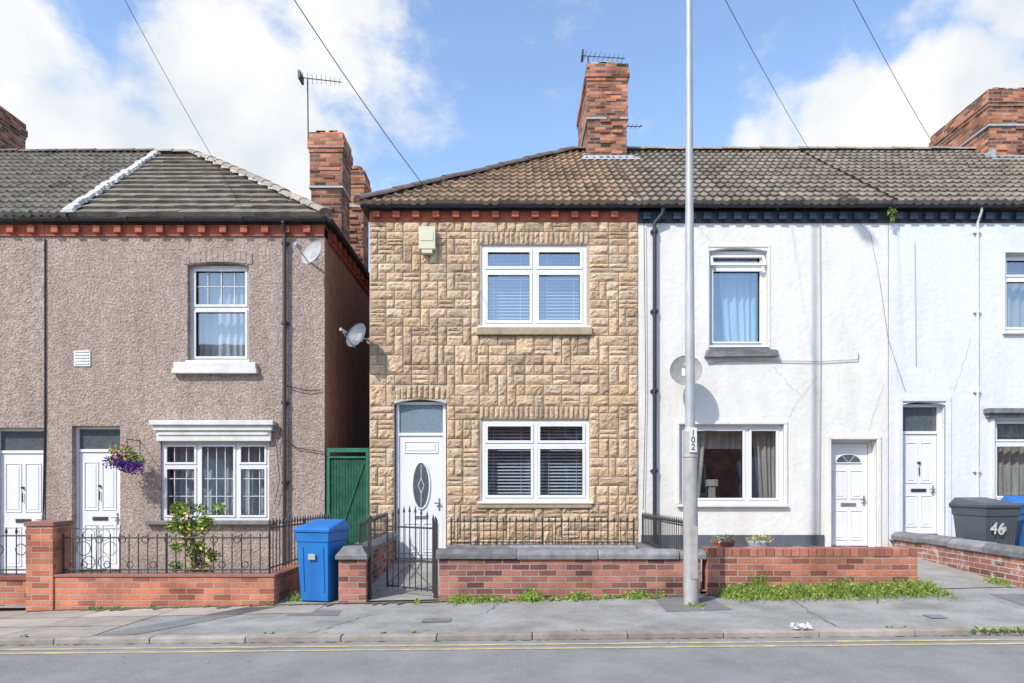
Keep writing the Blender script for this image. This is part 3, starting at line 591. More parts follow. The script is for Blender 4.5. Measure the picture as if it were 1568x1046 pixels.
mb=MB(); mb.box(10.22,11.6,2.93,3.0,8.36,8.5); mb.box(10.2,10.3,2.8,3.5,8.38,8.55); mb.add([(10.1,2.6,8.25),(11.7,2.6,8.25),(11.6,2.99,8.5),(10.2,2.99,8.5)],[(0,1,2,3)]); mb.build('lead_flashing',[m_lead],HR2)
mb=MB()
for (sx,sz,dx,dz) in((PX(1205),PZ(640),.5,.7),(PX(1090),PZ(372),-.3,.35),(PX(1330),PZ(660),.25,.8),(PX(1460),PZ(600),.3,.9),(PX(1180),PZ(560),.5,-.5)):
    p=(sx,sz)
    for i in range(14):
        q=(sx+dx*(i+1)/14+R.uniform(-.02,.02),sz+dz*(i+1)/14+R.uniform(-.02,.02)); w=.0025
        mb.add([(p[0]-w,-.012,p[1]),(p[0]+w,-.012,p[1]),(q[0]+w,-.012,q[1]),(q[0]-w,-.012,q[1])],[(0,1,2,3)]); p=q
mb.build('render_cracks',[m_cableG],HR)
def surround(par,h,t=.08,p=.03,mat=None,bot=False):
    mb=MB(); a,b,c,d=h; mb.box(a-t,a,-p,.02,c,d); mb.box(b,b+t,-p,.02,c,d); mb.box(a-t,b+t,-p,.02,d,d+t)
    mb.build('render_surround',[mat],par,bevel=.01)
surround(HR,RW2,.06,.025,m_cream); surround(HR,RD,.07,.03,m_cream); surround(HR2,QD,.09,.035,m_white)
surround(HR,RW1,.05,.012,m_cream)
x0,x1,z0,z1=RW1
window(HR,'upper_window',x0,x1,z0,z1-.03,y=.10,trans=(PZ(408),),t=.06,glass=m_glassB,sash=.03)
curtain(HR,'upper_curtain',x0+.25,x1-.03,z0,z1,.35,m_curtB,taper=-.3,amp=.04)
mb=MB(); mt=Matrix.Translation((0,.08,PZ(392)))@Matrix.Rotation(math.radians(-28),4,'X')
mb.box(x0+.03,x1-.03,-.03,.0,-.20,-.15,M=mt); mb.box(x0+.03,x1-.03,-.03,0,-.02,.02,M=mt); mb.box(x0+.03,x0+.07,-.03,0,-.15,-.02,M=mt); mb.box(x1-.07,x1-.03,-.03,0,-.15,-.02,M=mt); mb.build('open_top_light',[m_upvc],HR,bevel=.004)
mb=MB(); mb.add([(PX(1078),-.10,z0-.20),(PX(1190),-.10,z0-.18),(PX(1188),-.10,z0-.09),(PX(1140),-.12,z0-.06),(PX(1082),-.10,z0-.09),(PX(1078),.0,z0-.20),(PX(1190),.0,z0-.18),(PX(1188),.08,z0-.03),(PX(1140),.08,z0-.02),(PX(1082),.08,z0-.03)],[(0,1,2,3,4),(4,3,8,9),(3,2,7,8),(0,5,6,1),(1,6,7,2),(0,4,9,5)])
mb.build('upper_sill',[m_cop],HR)
mb=MB(); mb.box(x0-.02,x1+.02,-.04,.1,z0-.025,z0); mb.build('upper_sill_board',[m_upvc],HR)
window(HR,'lower_window',*RW2,y=.07,mull=(PX(1146),),trans=(None,None),t=.06,sash=.04)
curtain(HR,'lower_curtain',RW2[0]+.05,RW2[0]+.55,RW2[2],RW2[3],.28,m_curt,amp=.03,per=.1,taper=.5); curtain(HR,'lower_net',RW2[0]+.5,RW2[1]-.5,RW2[3]-.4,RW2[3],.30,m_curt); curtain(HR,'lower_curtain_b',RW2[1]-.45,RW2[1]-.04,RW2[2],RW2[3],.28,m_curt,amp=.03,per=.1,taper=-.6)
mb=MB(); mb.box(RW2[0]+.6,RW2[0]+.72,.32,.38,RW2[2]+.0,RW2[2]+.3); mb.box(RW2[0]+.56,RW2[0]+.76,.30,.40,RW2[2]+.3,RW2[2]+.42); mb.build('window_ornament',[m_curt],HR,bevel=.01)
mb=MB(); mb.box(PX(1036),PX(1206),-.07,.06,RW2[2]-.05,RW2[2]-.002); mb.build('lower_sill',[m_oldw],HR,bevel=.01)
door(HR,RD[0],RD[1],RD[2],RD[3],RD[3],y=.16,style='fan')
mb=MB(); mb.box(S1+.05,RD[0]-.12,-.03,.0,.1,PZ(819)); mb.build('dark_plinth',[M('plinth_paint',(.13,.15,.17),(.09,.10,.12),scale=6,rough=.8,dirt=.3)],HR,bevel=.006)
downpipe(HR,PX(1001),6.06,.3,m_navy,swan=PX(1012))
mb=MB(); mb.path([(PX(1255),-.02,5.85),(PX(1256),-.02,3.6),(PX(1254),-.02,.6)],.009,n=5); mb.path([(PX(1083),-.03,PZ(556)),(PX(1120),-.03,PZ(552)),(PX(1255),-.03,PZ(554)),(PX(1312),-.03,PZ(551)),(PX(1313),-.03,PZ(540))],.007,n=5)
mb.path([(PX(1399),-.03,PZ(372)),(PX(1400),-.03,PZ(430)),(PX(1401),-.03,PZ(560))],.006,n=5)
mb.build('facade_cables',[m_cableG],HR)
mb=MB(); mb.path([(PX(1283),-.12,PZ(322)),(PX(1330),-.06,PZ(360)),(PX(1345),-.04,PZ(430)),(PX(1358),-.04,PZ(520)),(PX(1385),-.03,PZ(600))],.0028,n=5); mb.path([(PX(985),-.06,5.85),(PX(988),-.05,3),(PX(984),-.05,1)],.006,n=5); mb.build('telephone_cable',[m_cable],HR)
window(HR2,'upper_window',*QW1,y=.09,mull=(QW1[0]+.55,),trans=(PZ(424),PZ(424)),t=.055,glass=m_glassB); window(HR2,'lower_window',*QW2,y=.07,mull=(QW2[0]+.9,),trans=(PZ(678),PZ(678)),t=.055)
curtain(HR2,'lower_curtain',QW2[0]+.05,QW2[1]-.05,QW2[2],QW2[3],.28,m_curt); curtain(HR2,'upper_curtain',QW1[0]+.05,QW1[1]-.05,QW1[2],QW1[3],.28,m_curt)
mb=MB(); mb.box(PX(1505),PX(1700),-.13,.0,PZ(634),PZ(626)); mb.box(PX(1508),PX(1700),-.08,.0,PZ(640),PZ(634)); mb.build('window_hood',[m_cop],HR2,bevel=.01)
mb=MB(); mb.box(QW1[0]-.05,QW1[1]+.05,-.06,.08,QW1[2]-.05,QW1[2]-.002); mb.box(QW2[0]-.05,QW2[1]+.05,-.06,.06,QW2[2]-.05,QW2[2]-.002); mb.build('window_sills',[m_oldw],HR2,bevel=.008)
surround(HR2,(QW2[0],QW2[1],QW2[2],PZ(641)),.07,.03,m_white); surround(HR2,QW1,.05,.03,m_white)
door(HR2,QD[0],QD[1],QD[2],PZ(664),QD[3]-.03,y=.12,style='4')
downpipe(HR2,PX(1494),6.06,.5,m_oldw,r=.02,y=-.05)
for H,a,b,z in((HR,RD[0],RD[1],RD[2]),(HR2,QD[0],QD[1],QD[2])):
    mb=MB(); mb.box(a-.05,b+.05,-.22,.1,z-.4,z-.003); mb.build('door_step',[m_cop],H,bevel=.01)
# ------------------------------------------------------------------ dishes, aerials
def dish(name,c,r,yaw,mat,wallpt,pitch=20):
    mb=MB(); c=Vector(c); Mx=Matrix.Translation(c)@Matrix.Rotation(math.radians(yaw),4,'Z')@Matrix.Rotation(math.radians(-pitch),4,'X')
    rings=6;n=24;pts=[Mx@Vector((0,.07,0))]
    for i in range(1,rings+1):
        q=i/rings
        for k in range(n):
            t=2*math.pi*k/n; pts.append(Mx@Vector((math.cos(t)*r*q*.93,.07*(1-q*q),math.sin(t)*r*q)))
    fs=[(0,1+k,1+(k+1)%n) for k in range(n)]
    for i in range(rings-1):
        for k in range(n): fs.append((1+i*n+k,1+(i+1)*n+k,1+(i+1)*n+(k+1)%n,1+i*n+(k+1)%n))
    mb.add(pts,fs,0,(1,1,1),True)
    rim=pts[-n:]; mb.path(rim+[rim[0]],.006,5)
    tip=Mx@Vector((0,-.30,-.10)); mb.path([Mx@Vector((0,.05,-r*.95)),tip],.011,6,1); mb.cyl(tip-Mx.to_3x3()@Vector((0,.03,-.01)),tip+Mx.to_3x3()@Vector((0,.09,.02)),.028,n=10,mi=1)
    back=Mx@Vector((0,.10,0)); mb.box(-.06,.06,.06,.12,-.07,.07,1,M=Mx)
    w=Vector(wallpt); mb.path([back,Vector((back.x,back.y+.02,w.z)),w],.018,8,1)
    mb.cyl(w+Vector((0,-.01,0)),w,.06,n=8,mi=1)
    mb.build(name,[mat,m_steel],center=True)
dish('satellite_dish',(PX(478,-.35),-.40,PZ(388,-.35)),.22,-28,m_dish,(PX(470),0,PZ(398)))
dish('satellite_dish.001',(PX(545,-.3),-.30,PZ(513,-.3)),.22,-32,m_dishD,(S0-.02,.12,PZ(520)))
dish('satellite_dish.002',(PX(1051,-.45),-.42,PZ(566,-.45)),.27,-14,m_dishW,(PX(1040),0,PZ(572)))
def aerial(name,base,top,boomdir,L,n=9,w=.18):
    mb=MB(); mb.cyl(base,top,.014,n=6); top=Vector(top); bd=Vector(boomdir).normalized(); a=top-bd*.12; b=top+bd*L; mb.cyl(a,b,.009,n=5)
    sd=bd.cross(Vector((0,0,1))).normalized()
    for i in range(n):
        p=a.lerp(b,(i+.5)/n); mb.cyl(p-sd*w*(1-.4*i/n),p+sd*w*(1-.4*i/n),.005,n=4)
        mb.cyl(p-Vector((0,0,.025)),p+Vector((0,0,.025)),.004,n=4)
    mb.box(a.x-.02,a.x+.02,a.y-.12,a.y+.12,a.z-.07,a.z+.07)
    mb.build(name,[m_black],center=True)
aerial('tv_aerial',(PX(474,1.3),1.22,PZ(222,1.3)),(PX(473,1.3),1.22,PZ(124,1.3)),(1,.25,.03),.62)
aerial('tv_aerial.001',(1.75,3.4,10.4),(1.68,3.4,PZ(86,3.4)),(1,.1,-.0),.85)
aerial('tv_aerial.002',(2.52,4.0,9.0),(2.52,3.9,PZ(194,3.9)),(1,.2,.12),.5,6,.14)
# ------------------------------------------------------------------ GROUND
def gx(x): return max(-14,min(14,x))
def gz(x,y):
    t=max(0,min(1,(y+4.85)/1.88)); return (.01+.014*t)*gx(x)
def sheet(name,x0,x1,y0,y1,nx,ny,zf,mat,par=None):
    mb=MB(); pts=[];
    for j in range(ny+1):
        for i in range(nx+1):
            x=x0+(x1-x0)*i/nx; y=y0+(y1-y0)*j/ny; pts.append((x,y,zf(x,y)))
    W=nx+1; mb.add(pts,[(j*W+i,j*W+i+1,(j+1)*W+i+1,(j+1)*W+i) for j in range(ny) for i in range(nx)]); return mb.build(name,[mat],par)
sheet('ground',-400,400,-400,400,4,4,lambda x,y:-.65,m_ground)
KY=-4.87; RZ=-.048
sheet('road',-60,60,-11.4,KY,60,4,lambda x,y:.01*gx(x)+RZ,m_road)
sheet('pavement',-60,60,KY+.12,-2.9,120,6,lambda x,y:gz(x,y),m_pave)
sheet('pavement.001',-60,60,-19,-11.5,60,2,lambda x,y:.01*gx(x)+.03,m_pave)
mb=MB(); x=-30.0
while x<30:
    w=.915; v=R.uniform(.8,1.15); za=.01*gx(x);zb_=.01*gx(x+w); j=R.uniform(-.004,.004)
    for (ya,yb) in((KY,KY+.125),(-11.5,-11.38)):
        a,b=x+.004,x+w-.004
        mb.add([(a,ya,za-.2),(b,ya,zb_-.2),(b,yb,zb_-.2),(a,yb,za-.2),(a,ya+.012,za+.004+j),(b,ya+.012,zb_+.004+j),(b,yb,zb_+.006+j),(a,yb,za+.006+j)],[(4,5,6,7),(0,1,5,4),(1,2,6,5),(3,0,4,7),(2,3,7,6)],0,(v,v,v))
    x+=w
mb.build('kerb',[m_kerb],bevel=.008)
mb=MB()
for (ya,yb) in((-5.07,-5.02),(-5.22,-5.17)):
    for i in range(-120,120):
        w1=R.uniform(-.006,.006); w2=R.uniform(-.006,.006); s=.25
        mb.quad((i*s,ya+w1,.01*gx(i*s)+RZ+.004),((i+1)*s,ya+w1,.01*gx((i+1)*s)+RZ+.004),((i+1)*s,yb+w2,.01*gx((i+1)*s)+RZ+.004),(i*s,yb+w2,.01*gx(i*s)+RZ+.004))
mb.build('double_yellow_lines',[m_yellow])
mb=MB()
def patch(mb,p,off=.004,mi=0,col=(1,1,1)):
    mb.add([(x,y,gz(x,y)+off) for x,y in p],[tuple(range(len(p)))],mi,col)
xs=-14
while xs<-3.0:
    for (ya,yb) in((KY+.125,-4.2),(-4.19,-3.6),(-3.59,-2.99)):
        if xs>-4.2 and yb<-3.5: continue
        v=R.uniform(.80,1.1); x2=xs+.89
        patch(mb,[(xs,ya+.004),(x2,ya+.004),(x2,yb-.004),(xs,yb-.004)],.005,0,(v,v*R.uniform(.97,1.0),v*R.uniform(.94,1)))
    xs+=.9
mb.build('paving_slabs',[m_pave2])
mb=MB(); patch(mb,[(-2.55,-3.75),(-1.95,-3.78),(-2.0,-3.45),(-2.5,-3.42)]); patch(mb,[(1.7,-3.9),(2.45,-3.85),(2.4,-3.0),(1.75,-3.0)]); patch(mb,[(5.6,-4.3),(7.4,-4.2),(7.3,-3.4),(5.7,-3.3)]); mb.build('tarmac_patches',[m_pave3])
mb=MB()
for k in range(7):
    patch(mb,[(-3.75+k*.06-.35,-4.7),(-3.72+k*.06-.35,-4.7),(-3.22+k*.06,-3.1),(-3.25+k*.06,-3.1)],.009)
for (xa,ya,xb2,yb) in((-2,-4.74,-1.6,-3.8),(-1.6,-3.8,.5,-3.75),(.5,-3.75,1.7,-3.8),(-7,-4.0,-6.2,-3.6),(3.2,-4.74,3.3,-3.2),(-2.6,-3.9,-4.4,-4.4),(6,-4.7,9,-4.5),(2.5,-3.6,5.6,-3.9),(-1,-4.3,3.2,-4.35),(-.3,-3.8,-.1,-3.0)):
    pr=(xa,ya); n=16
    for i in range(n):
        q=(xa+(xb2-xa)*(i+1)/n+R.uniform(-.03,.03),ya+(yb-ya)*(i+1)/n+R.uniform(-.02,.02)); w=R.uniform(.003,.009)
        patch(mb,[(pr[0]-w,pr[1]-w),(pr[0]+w,pr[1]-w),(q[0]+w,q[1]+w),(q[0]-w,q[1]+w)],.009); pr=q
mb.build('pavement_cracks',[m_pave3])
mb=MB(); x=-6.0
while x<5.1:
    dx=R.uniform(.05,.14); w=R.uniform(.02,.11) if R.random()<.8 else .2
    patch(mb,[(x,-2.99-w*.3),(x+dx*.5,-2.99-w),(x+dx*1.2,-2.99-w*.5),(x+dx*1.2,-2.96),(x,-2.96)],.012); x+=dx
x=-9.0
while x<9:
    dx=R.uniform(.06,.2); w=R.uniform(.004,.035)
    mb.add([(x,KY-.002,.01*x+RZ+.006),(x+dx*.5,KY-w,.01*x+RZ+.006),(x+dx,KY-.002,.01*x+RZ+.006)],[(0,1,2)]); x+=dx
mb.build('grit_and_moss',[m_soil])
mb=MB(); patch(mb,[(-.95,-4.25),(-.65,-4.25),(-.65,-4.05),(-.95,-4.05)],.008); patch(mb,[(4.3,-4.4),(4.48,-4.4),(4.48,-4.25),(4.3,-4.25)],.008); mb.build('utility_cover',[m_cop])
mb=MB()
def yard(x0,x1,zf0,zf1,zb0,zb1): mb.quad((x0,-2.95,zf0),(x1,-2.95,zf1),(x1,.0,zb1),(x0,.0,zb0))
yard(-14,-2.96,-.14,-.09,-.12,-.10); yard(-2.96,-2.0,-.06,-.04,.02,.05); yard(-2.0,2.14,-.02,.06,.125,.13); yard(2.14,5.0,.1,.14,.33,.33); yard(5.0,6.4,.13,.16,.32,.34); yard(6.4,14,.2,.3,.5,.5)
mb.quad((L2,0,.02),(S0,0,.05),(S0,7,.1),(L2,7,.1))
mb.quad((L2+.01,7,0),(S0-.01,7,0),(S0-.01,7,2),(L2+.01,7,2))
mb.build('yard_paving',[m_yard])
# ------------------------------------------------------------------ terrace on the other side of the road (behind the camera, seen in the glass)
OP=empty('brick_terrace',(0,-19,0)); oy=-19.0
mb=MB(); mb.box(-26,26,oy-7,oy,-.2,5.8); mb.build('walls',[m_brR],OP)
mb=MB(); mb.add([(-26,oy+.2,5.8),(26,oy+.2,5.8),(26,oy-3.5,8.6),(-26,oy-3.5,8.6),(26,oy-7.2,5.8),(-26,oy-7.2,5.8)],[(0,1,2,3),(3,2,4,5)]); mb.build('roof',[m_tileB],OP)
mb=MB()
for i in range(-5,5):
    xx=i*5+.6
    for (a,b,c,d,mi) in((xx+1.9,xx+3.5,.9,2.3,1),(xx+1.9,xx+3.3,3.6,5.1,1),(xx,xx+.9,.1,2.6,0)):
        mb.box(a,b,oy,oy+.03,c,d,0)
        if mi: mb.box(a+.08,(a+b)/2-.04,oy+.03,oy+.036,c+.08,d-.08,1); mb.box((a+b)/2+.04,b-.08,oy+.03,oy+.036,c+.08,d-.08,1)
mb.build('windows_and_doors',[m_oldw,m_dkgl],OP)
# ------------------------------------------------------------------ WALLS
YF=-2.97
def coping(mb,x0,x1,y0,y1,z0,z1,seg=.9,axis='x',mi=1,zs=0):
    L=(x1-x0) if axis=='x' else (y1-y0); n=max(1,round(L/seg))
    for i in range(n):
        v=R.uniform(.75,1.3); e=.004; j=R.uniform(-.009,.009); h=(z1-z0)
        if axis=='x':
            a=x0+L*i/n+e;b=x0+L*(i+1)/n-e
            prof=[(y0,z0),(y0,z0+h*.55),(y0+(y1-y0)*.25,z1),(y0+(y1-y0)*.75,z1),(y1,z0+h*.55),(y1,z0)]
            pts=[(a,p[0],p[1]+j) for p in prof]+[(b,p[0],p[1]+j) for p in prof]
        else:
            a=y0+L*i/n+e;b=y0+L*(i+1)/n-e
            prof=[(x0,z0),(x0,z0+h*.55),(x0+(x1-x0)*.25,z1),(x0+(x1-x0)*.75,z1),(x1,z0+h*.55),(x1,z0)]
            pts=[(p[0],a,p[1]+j) for p in prof]+[(p[0],b,p[1]+j) for p in prof]
        mb.add(pts,[(k,(k+1)%6,6+(k+1)%6,6+k) for k in range(6)]+[(5,4,3,2,1,0),(6,7,8,9,10,11)],mi,(v,v,v))
mb=MB(); xl0,xl1=PX(83,YF),PX(420,YF); mb.box(xl0,xl1,YF,YF+.22,-.4,PZ(884,YF)); mb.box(PX(41,YF),xl0-.001,YF-.02,YF+.33,-.4,PZ(806,YF)); 
mb.box(xl1-.22,xl1,YF+.221,-.02,-.4,.30); mb.build('brick_garden_wall',[m_brF],bevel=.008)
mb=MB(); mb.box(PX(39,YF),xl0+.015,YF-.035,YF+.345,PZ(806,YF)+.001,PZ(799,YF)); mb.box(xl0+.001,xl1+.01,YF-.012,YF+.235,PZ(884,YF)+.001,PZ(880,YF)); mb.build('wall_capping',[M('brick_capping',(.34,.16,.12),(.22,.12,.10),scale=14,rough=.9,bump=.4)],center=True,bevel=.006)
mb=MB(); mb.box(-14,PX(41,YF)-.003,YF+.15,YF+.36,-.4,.22); mb.box(-14,PX(41,YF)-.003,YF+.13,YF+.38,.221,.27,1); mb.build('brick_garden_wall.001',[m_brR,m_redd],bevel=.006)
mb=MB(); pz=.50; mb.box(PX(518,YF),PX(561,YF),YF,YF+.34,-.4,pz); mb.box(PX(520,YF),-1.97,YF+.341,-.05,-.4,.50)
pts=[(PX(514,YF),YF-.03,pz),(PX(563,YF),YF-.03,pz),(PX(563,YF),YF+.38,pz),(PX(514,YF),YF+.38,pz),(PX(514,YF),YF-.03,pz+.05),(PX(563,YF),YF-.03,pz+.05),(PX(563,YF),YF+.38,pz+.05),(PX(514,YF),YF+.38,pz+.05),(PX(524,YF),YF+.05,pz+.16),(PX(553,YF),YF+.05,pz+.16),(PX(553,YF),YF+.28,pz+.15),(PX(524,YF),YF+.28,pz+.15)]
mb.add(pts,[(0,1,5,4),(1,2,6,5),(2,3,7,6),(3,0,4,7),(4,5,9,8),(5,6,10,9),(6,7,11,10),(7,4,8,11),(8,9,10,11),(3,2,1,0)],1)
coping(mb,-2.21,-1.93,YF+.39,-.06,.50,.62,.8,'y'); mb.build('brick_side_wall',[m_brS,m_cop],bevel=.006)
mb=MB(); xa=PX(672,YF);xb_=PX(1073,YF); mb.box(xa,xb_,YF,YF+.23,-.3,.50); coping(mb,xa-.04,PX(1040,YF),YF-.03,YF+.26,.50,.615,1.0); mb.box(2.06,2.26,YF+.24,-.05,-.2,.40); coping(mb,2.03,2.29,YF+.27,-.06,.40,.46,.9,'y')
coping(mb,PX(1041,YF),PX(1082,YF),YF-.02,YF+.25,.50,.60,.4)
mb.build('front_brick_wall',[m_brS,m_cop],bevel=.008)
mb=MB(); mb.box(-1.05,2.05,-.47,-.25,-.1,.37); coping(mb,-1.07,2.02,-.50,-.22,.37,.44,1.0); mb.box(PX(683),S1-.01,-.06,-.001,.0,.05+.33,2); mb.build('light_well_wall',[m_brS,m_cop,m_lead])
mb=MB(); xa=PX(1083,YF);xb_=PX(1405,YF); zt_=PZ(852,YF); mb.box(xa,xb_,YF,YF+.23,-.3,zt_)
x=xa
while x<xb_-.05:
    w=.105; v=R.uniform(.7,1.2); mb.box(x+.004,min(x+w,xb_)-.004,YF-.004,YF+.234,zt_,zt_+.10+R.uniform(-.008,.008),1,(v,v,v)); x+=w
mb.build('front_brick_wall.001',[m_brR,M('brick_on_edge',(.46,.18,.12),(.30,.13,.10),scale=14,rough=.9,bump=.4,tint=True)],bevel=.006)
mb=MB(); xs0=6.34; mb.box(xs0,xs0+.24,YF-.02,-.24,-.3,.52); coping(mb,xs0-.03,xs0+.27,YF-.05,-.22,.521,.65,.75,'y'); mb.build('side_brick_wall',[m_brW,m_cop],bevel=.008)
mb=MB(); mb.box(xs0+.241,14,YF,YF+.22,-.3,.5); coping(mb,xs0+.28,14,YF-.03,YF+.25,.501,.62,1.0); mb.build('front_brick_wall.002',[m_brR,m_cop],bevel=.006)
# ------------------------------------------------------------------ railings
def railing(mb,p0,p1,z0a,z1a,z0b,z1b,step=.11,r=.007,head='spear'):
    p0=Vector(p0);p1=Vector(p1);L=(p1-p0).length;n=max(2,int(L/step))
    def P(t,z): q=p0.lerp(p1,t); return (q.x,q.y,z)
    for f in(.12,.86): 
        mb.cyl(P(0,z0a+(z1a-z0a)*f),P(1,z0b+(z1b-z0b)*f),.011,n=5)
    for i in range(n+1):
        t=i/n; a=z0a+(z0b-z0a)*t; b=z1a+(z1b-z1a)*t; mb.cyl(P(t,a),P(t,b-.03),r,n=5)
        if head=='spear':
            mb.cyl(P(t,b-.06),P(t,b-.035),.008,.019,n=5); mb.cyl(P(t,b-.035),P(t,b+.03),.019,.002,n=5)
    for t in(0,.5,1): 
        if L>1.2 or t!=.5: mb.cyl(P(t,z0a+(z0b-z0a)*t-.03),P(t,z1a+(z1b-z1a)*t-.02),.014,n=6)
def loops(mb,c,r,n=16,y=0,rr=.006,f=1.0):
    pts=[(c[0]+math.cos(2*math.pi*f*i/n)*r,y,c[1]+math.sin(2*math.pi*f*i/n)*r) for i in range(n+1)]; mb.path(pts,rr,5)
yr=YF+.11
mb=MB(); railing(mb,(xl0+.04,yr,0),(xl1-.1,yr,0),.295,.84,.295,.84,.118,head='none'); railing(mb,(xl1-.1,yr,0),(xl1-.1,-.1,0),.295,.98,.29,.92,.118)
for i in range(9):
    cx=xl0+.2+i*.29; 
    if i<8: loops(mb,(cx,.74),.045,y=yr); loops(mb,(cx+.1,.42),.04,y=yr)
mb.build('iron_railing',[m_black])
mb=MB(); railing(mb,(-9.5,YF+.25,0),(PX(40,YF)-.05,YF+.25,0),.27,.86,.27,.86,.13)
for i in range(5): loops(mb,(-6.3-i*.3,.6),.07,y=YF+.25)
mb.build('iron_railing.001',[m_black])
mb=MB(); gx0,gx1=PX(112,-2.6),PX(184,-2.6); yg=-2.6
for a in(gx0,gx1,(gx0+gx1)/2): mb.cyl((a,yg,-.05),(a,yg,.9),.009,n=5)
mb.cyl((gx0,yg,.86),(gx1,yg,.86),.009,n=5); mb.cyl((gx0,yg,.02),(gx1,yg,.02),.009,n=5)
for sx in(-1,1):
    c=(gx0+gx1)/2; loops(mb,(c+sx*.10,.78),.075,y=yg); loops(mb,(c+sx*.17,.60),.09,y=yg); loops(mb,(c+sx*.1,.42),.08,y=yg); loops(mb,(c+sx*.17,.22),.09,y=yg)
mb.build('scrolled_iron_gate',[m_cableG],center=True)
mb=MB(); railing(mb,(-1.0,-.36,0),(2.0,-.36,0),.43,.88,.43,.88,.105); mb.build('iron_railing.002',[m_black])
mb=MB(); railing(mb,(2.16,-.3,0),(2.16,YF+.1,0),.46,.95,.46,.99,.115); mb.build('iron_railing.003',[m_black])
mb=MB(); railing(mb,(-2.07,-.3,0),(-2.07,YF+.75,0),.61,.96,.61,.93,.105); mb.build('iron_railing.004',[m_black])
mb=MB(); hx,hy=PX(667,YF+.1),YF+.1; mb.box(hx-.025,hx+.025,hy-.025,hy+.025,-.02,.98); mb.cyl((hx,hy,.98),(hx,hy,1.03),.03,.005,n=6)
gp=(PX(566,YF+.1),YF+.1); mb.box(gp[0]-.02,gp[0]+.02,gp[1]-.02,gp[1]+.02,-.05,1.02); mb.cyl((gp[0],gp[1],1.02),(gp[0],gp[1],1.06),.03,.005,n=6)
ex,ey=-1.62,YF+.52; n=8
def G(t,z): return (hx-.03+(ex-hx)*t,hy+(ey-hy)*t,z)
for i in range(n+1):
    t=i/n; top=1.00+.10*math.sin(math.pi*t); mb.cyl(G(t,.07),G(t,top),.008 if 0<i<n else .014,n=5); mb.cyl(G(t,top-.02),G(t,top+.06),.02,.003,n=5)
for z in(.1,.45,.88): mb.cyl(G(0,z),G(1,z),.012,n=5)
for i in range(n):
    t=(i+.5)/n; c=G(t,.5); rr=.04
    mb.path([(c[0]+math.cos(2*math.pi*k/10)*rr,c[1],c[2]+math.sin(2*math.pi*k/10)*rr) for k in range(11)],.005,4)
mb.path([G(0,.12),G(.5,.40),G(1,.12)],.006,4)
mb.build('garden_gate',[m_black],center=True)
mb=MB(); a,b=L2+.03,S0-.02; z0,z1=.05,PZ(686); y=.02
mb.box(a,a+.05,y,y+.05,z0,z1,0); mb.box(b-.05,b,y,y+.05,z0,z1,0); mb.box(a+.05,b-.05,y,y+.05,z1-.07,z1,0); mb.box(a+.05,b-.05,y,y+.05,z0,z0+.06,0); mb.box(a+.05,b-.05,y,y+.05,z1-.17,z1-.14,0)
mb.box(a+.05,b-.05,y+.03,y+.04,z0+.06,z1-.17,1)
k=a+.05
while k<b-.05: mb.box(k,k+.006,y+.022,y+.029,z0+.06,z1-.17,1); k+=.05
mb.cyl((a+.08,y+.015,z0+.1),(b-.08,y+.015,z1-.25),.008,n=4); mb.build('side_gate',[m_greenF,m_green])
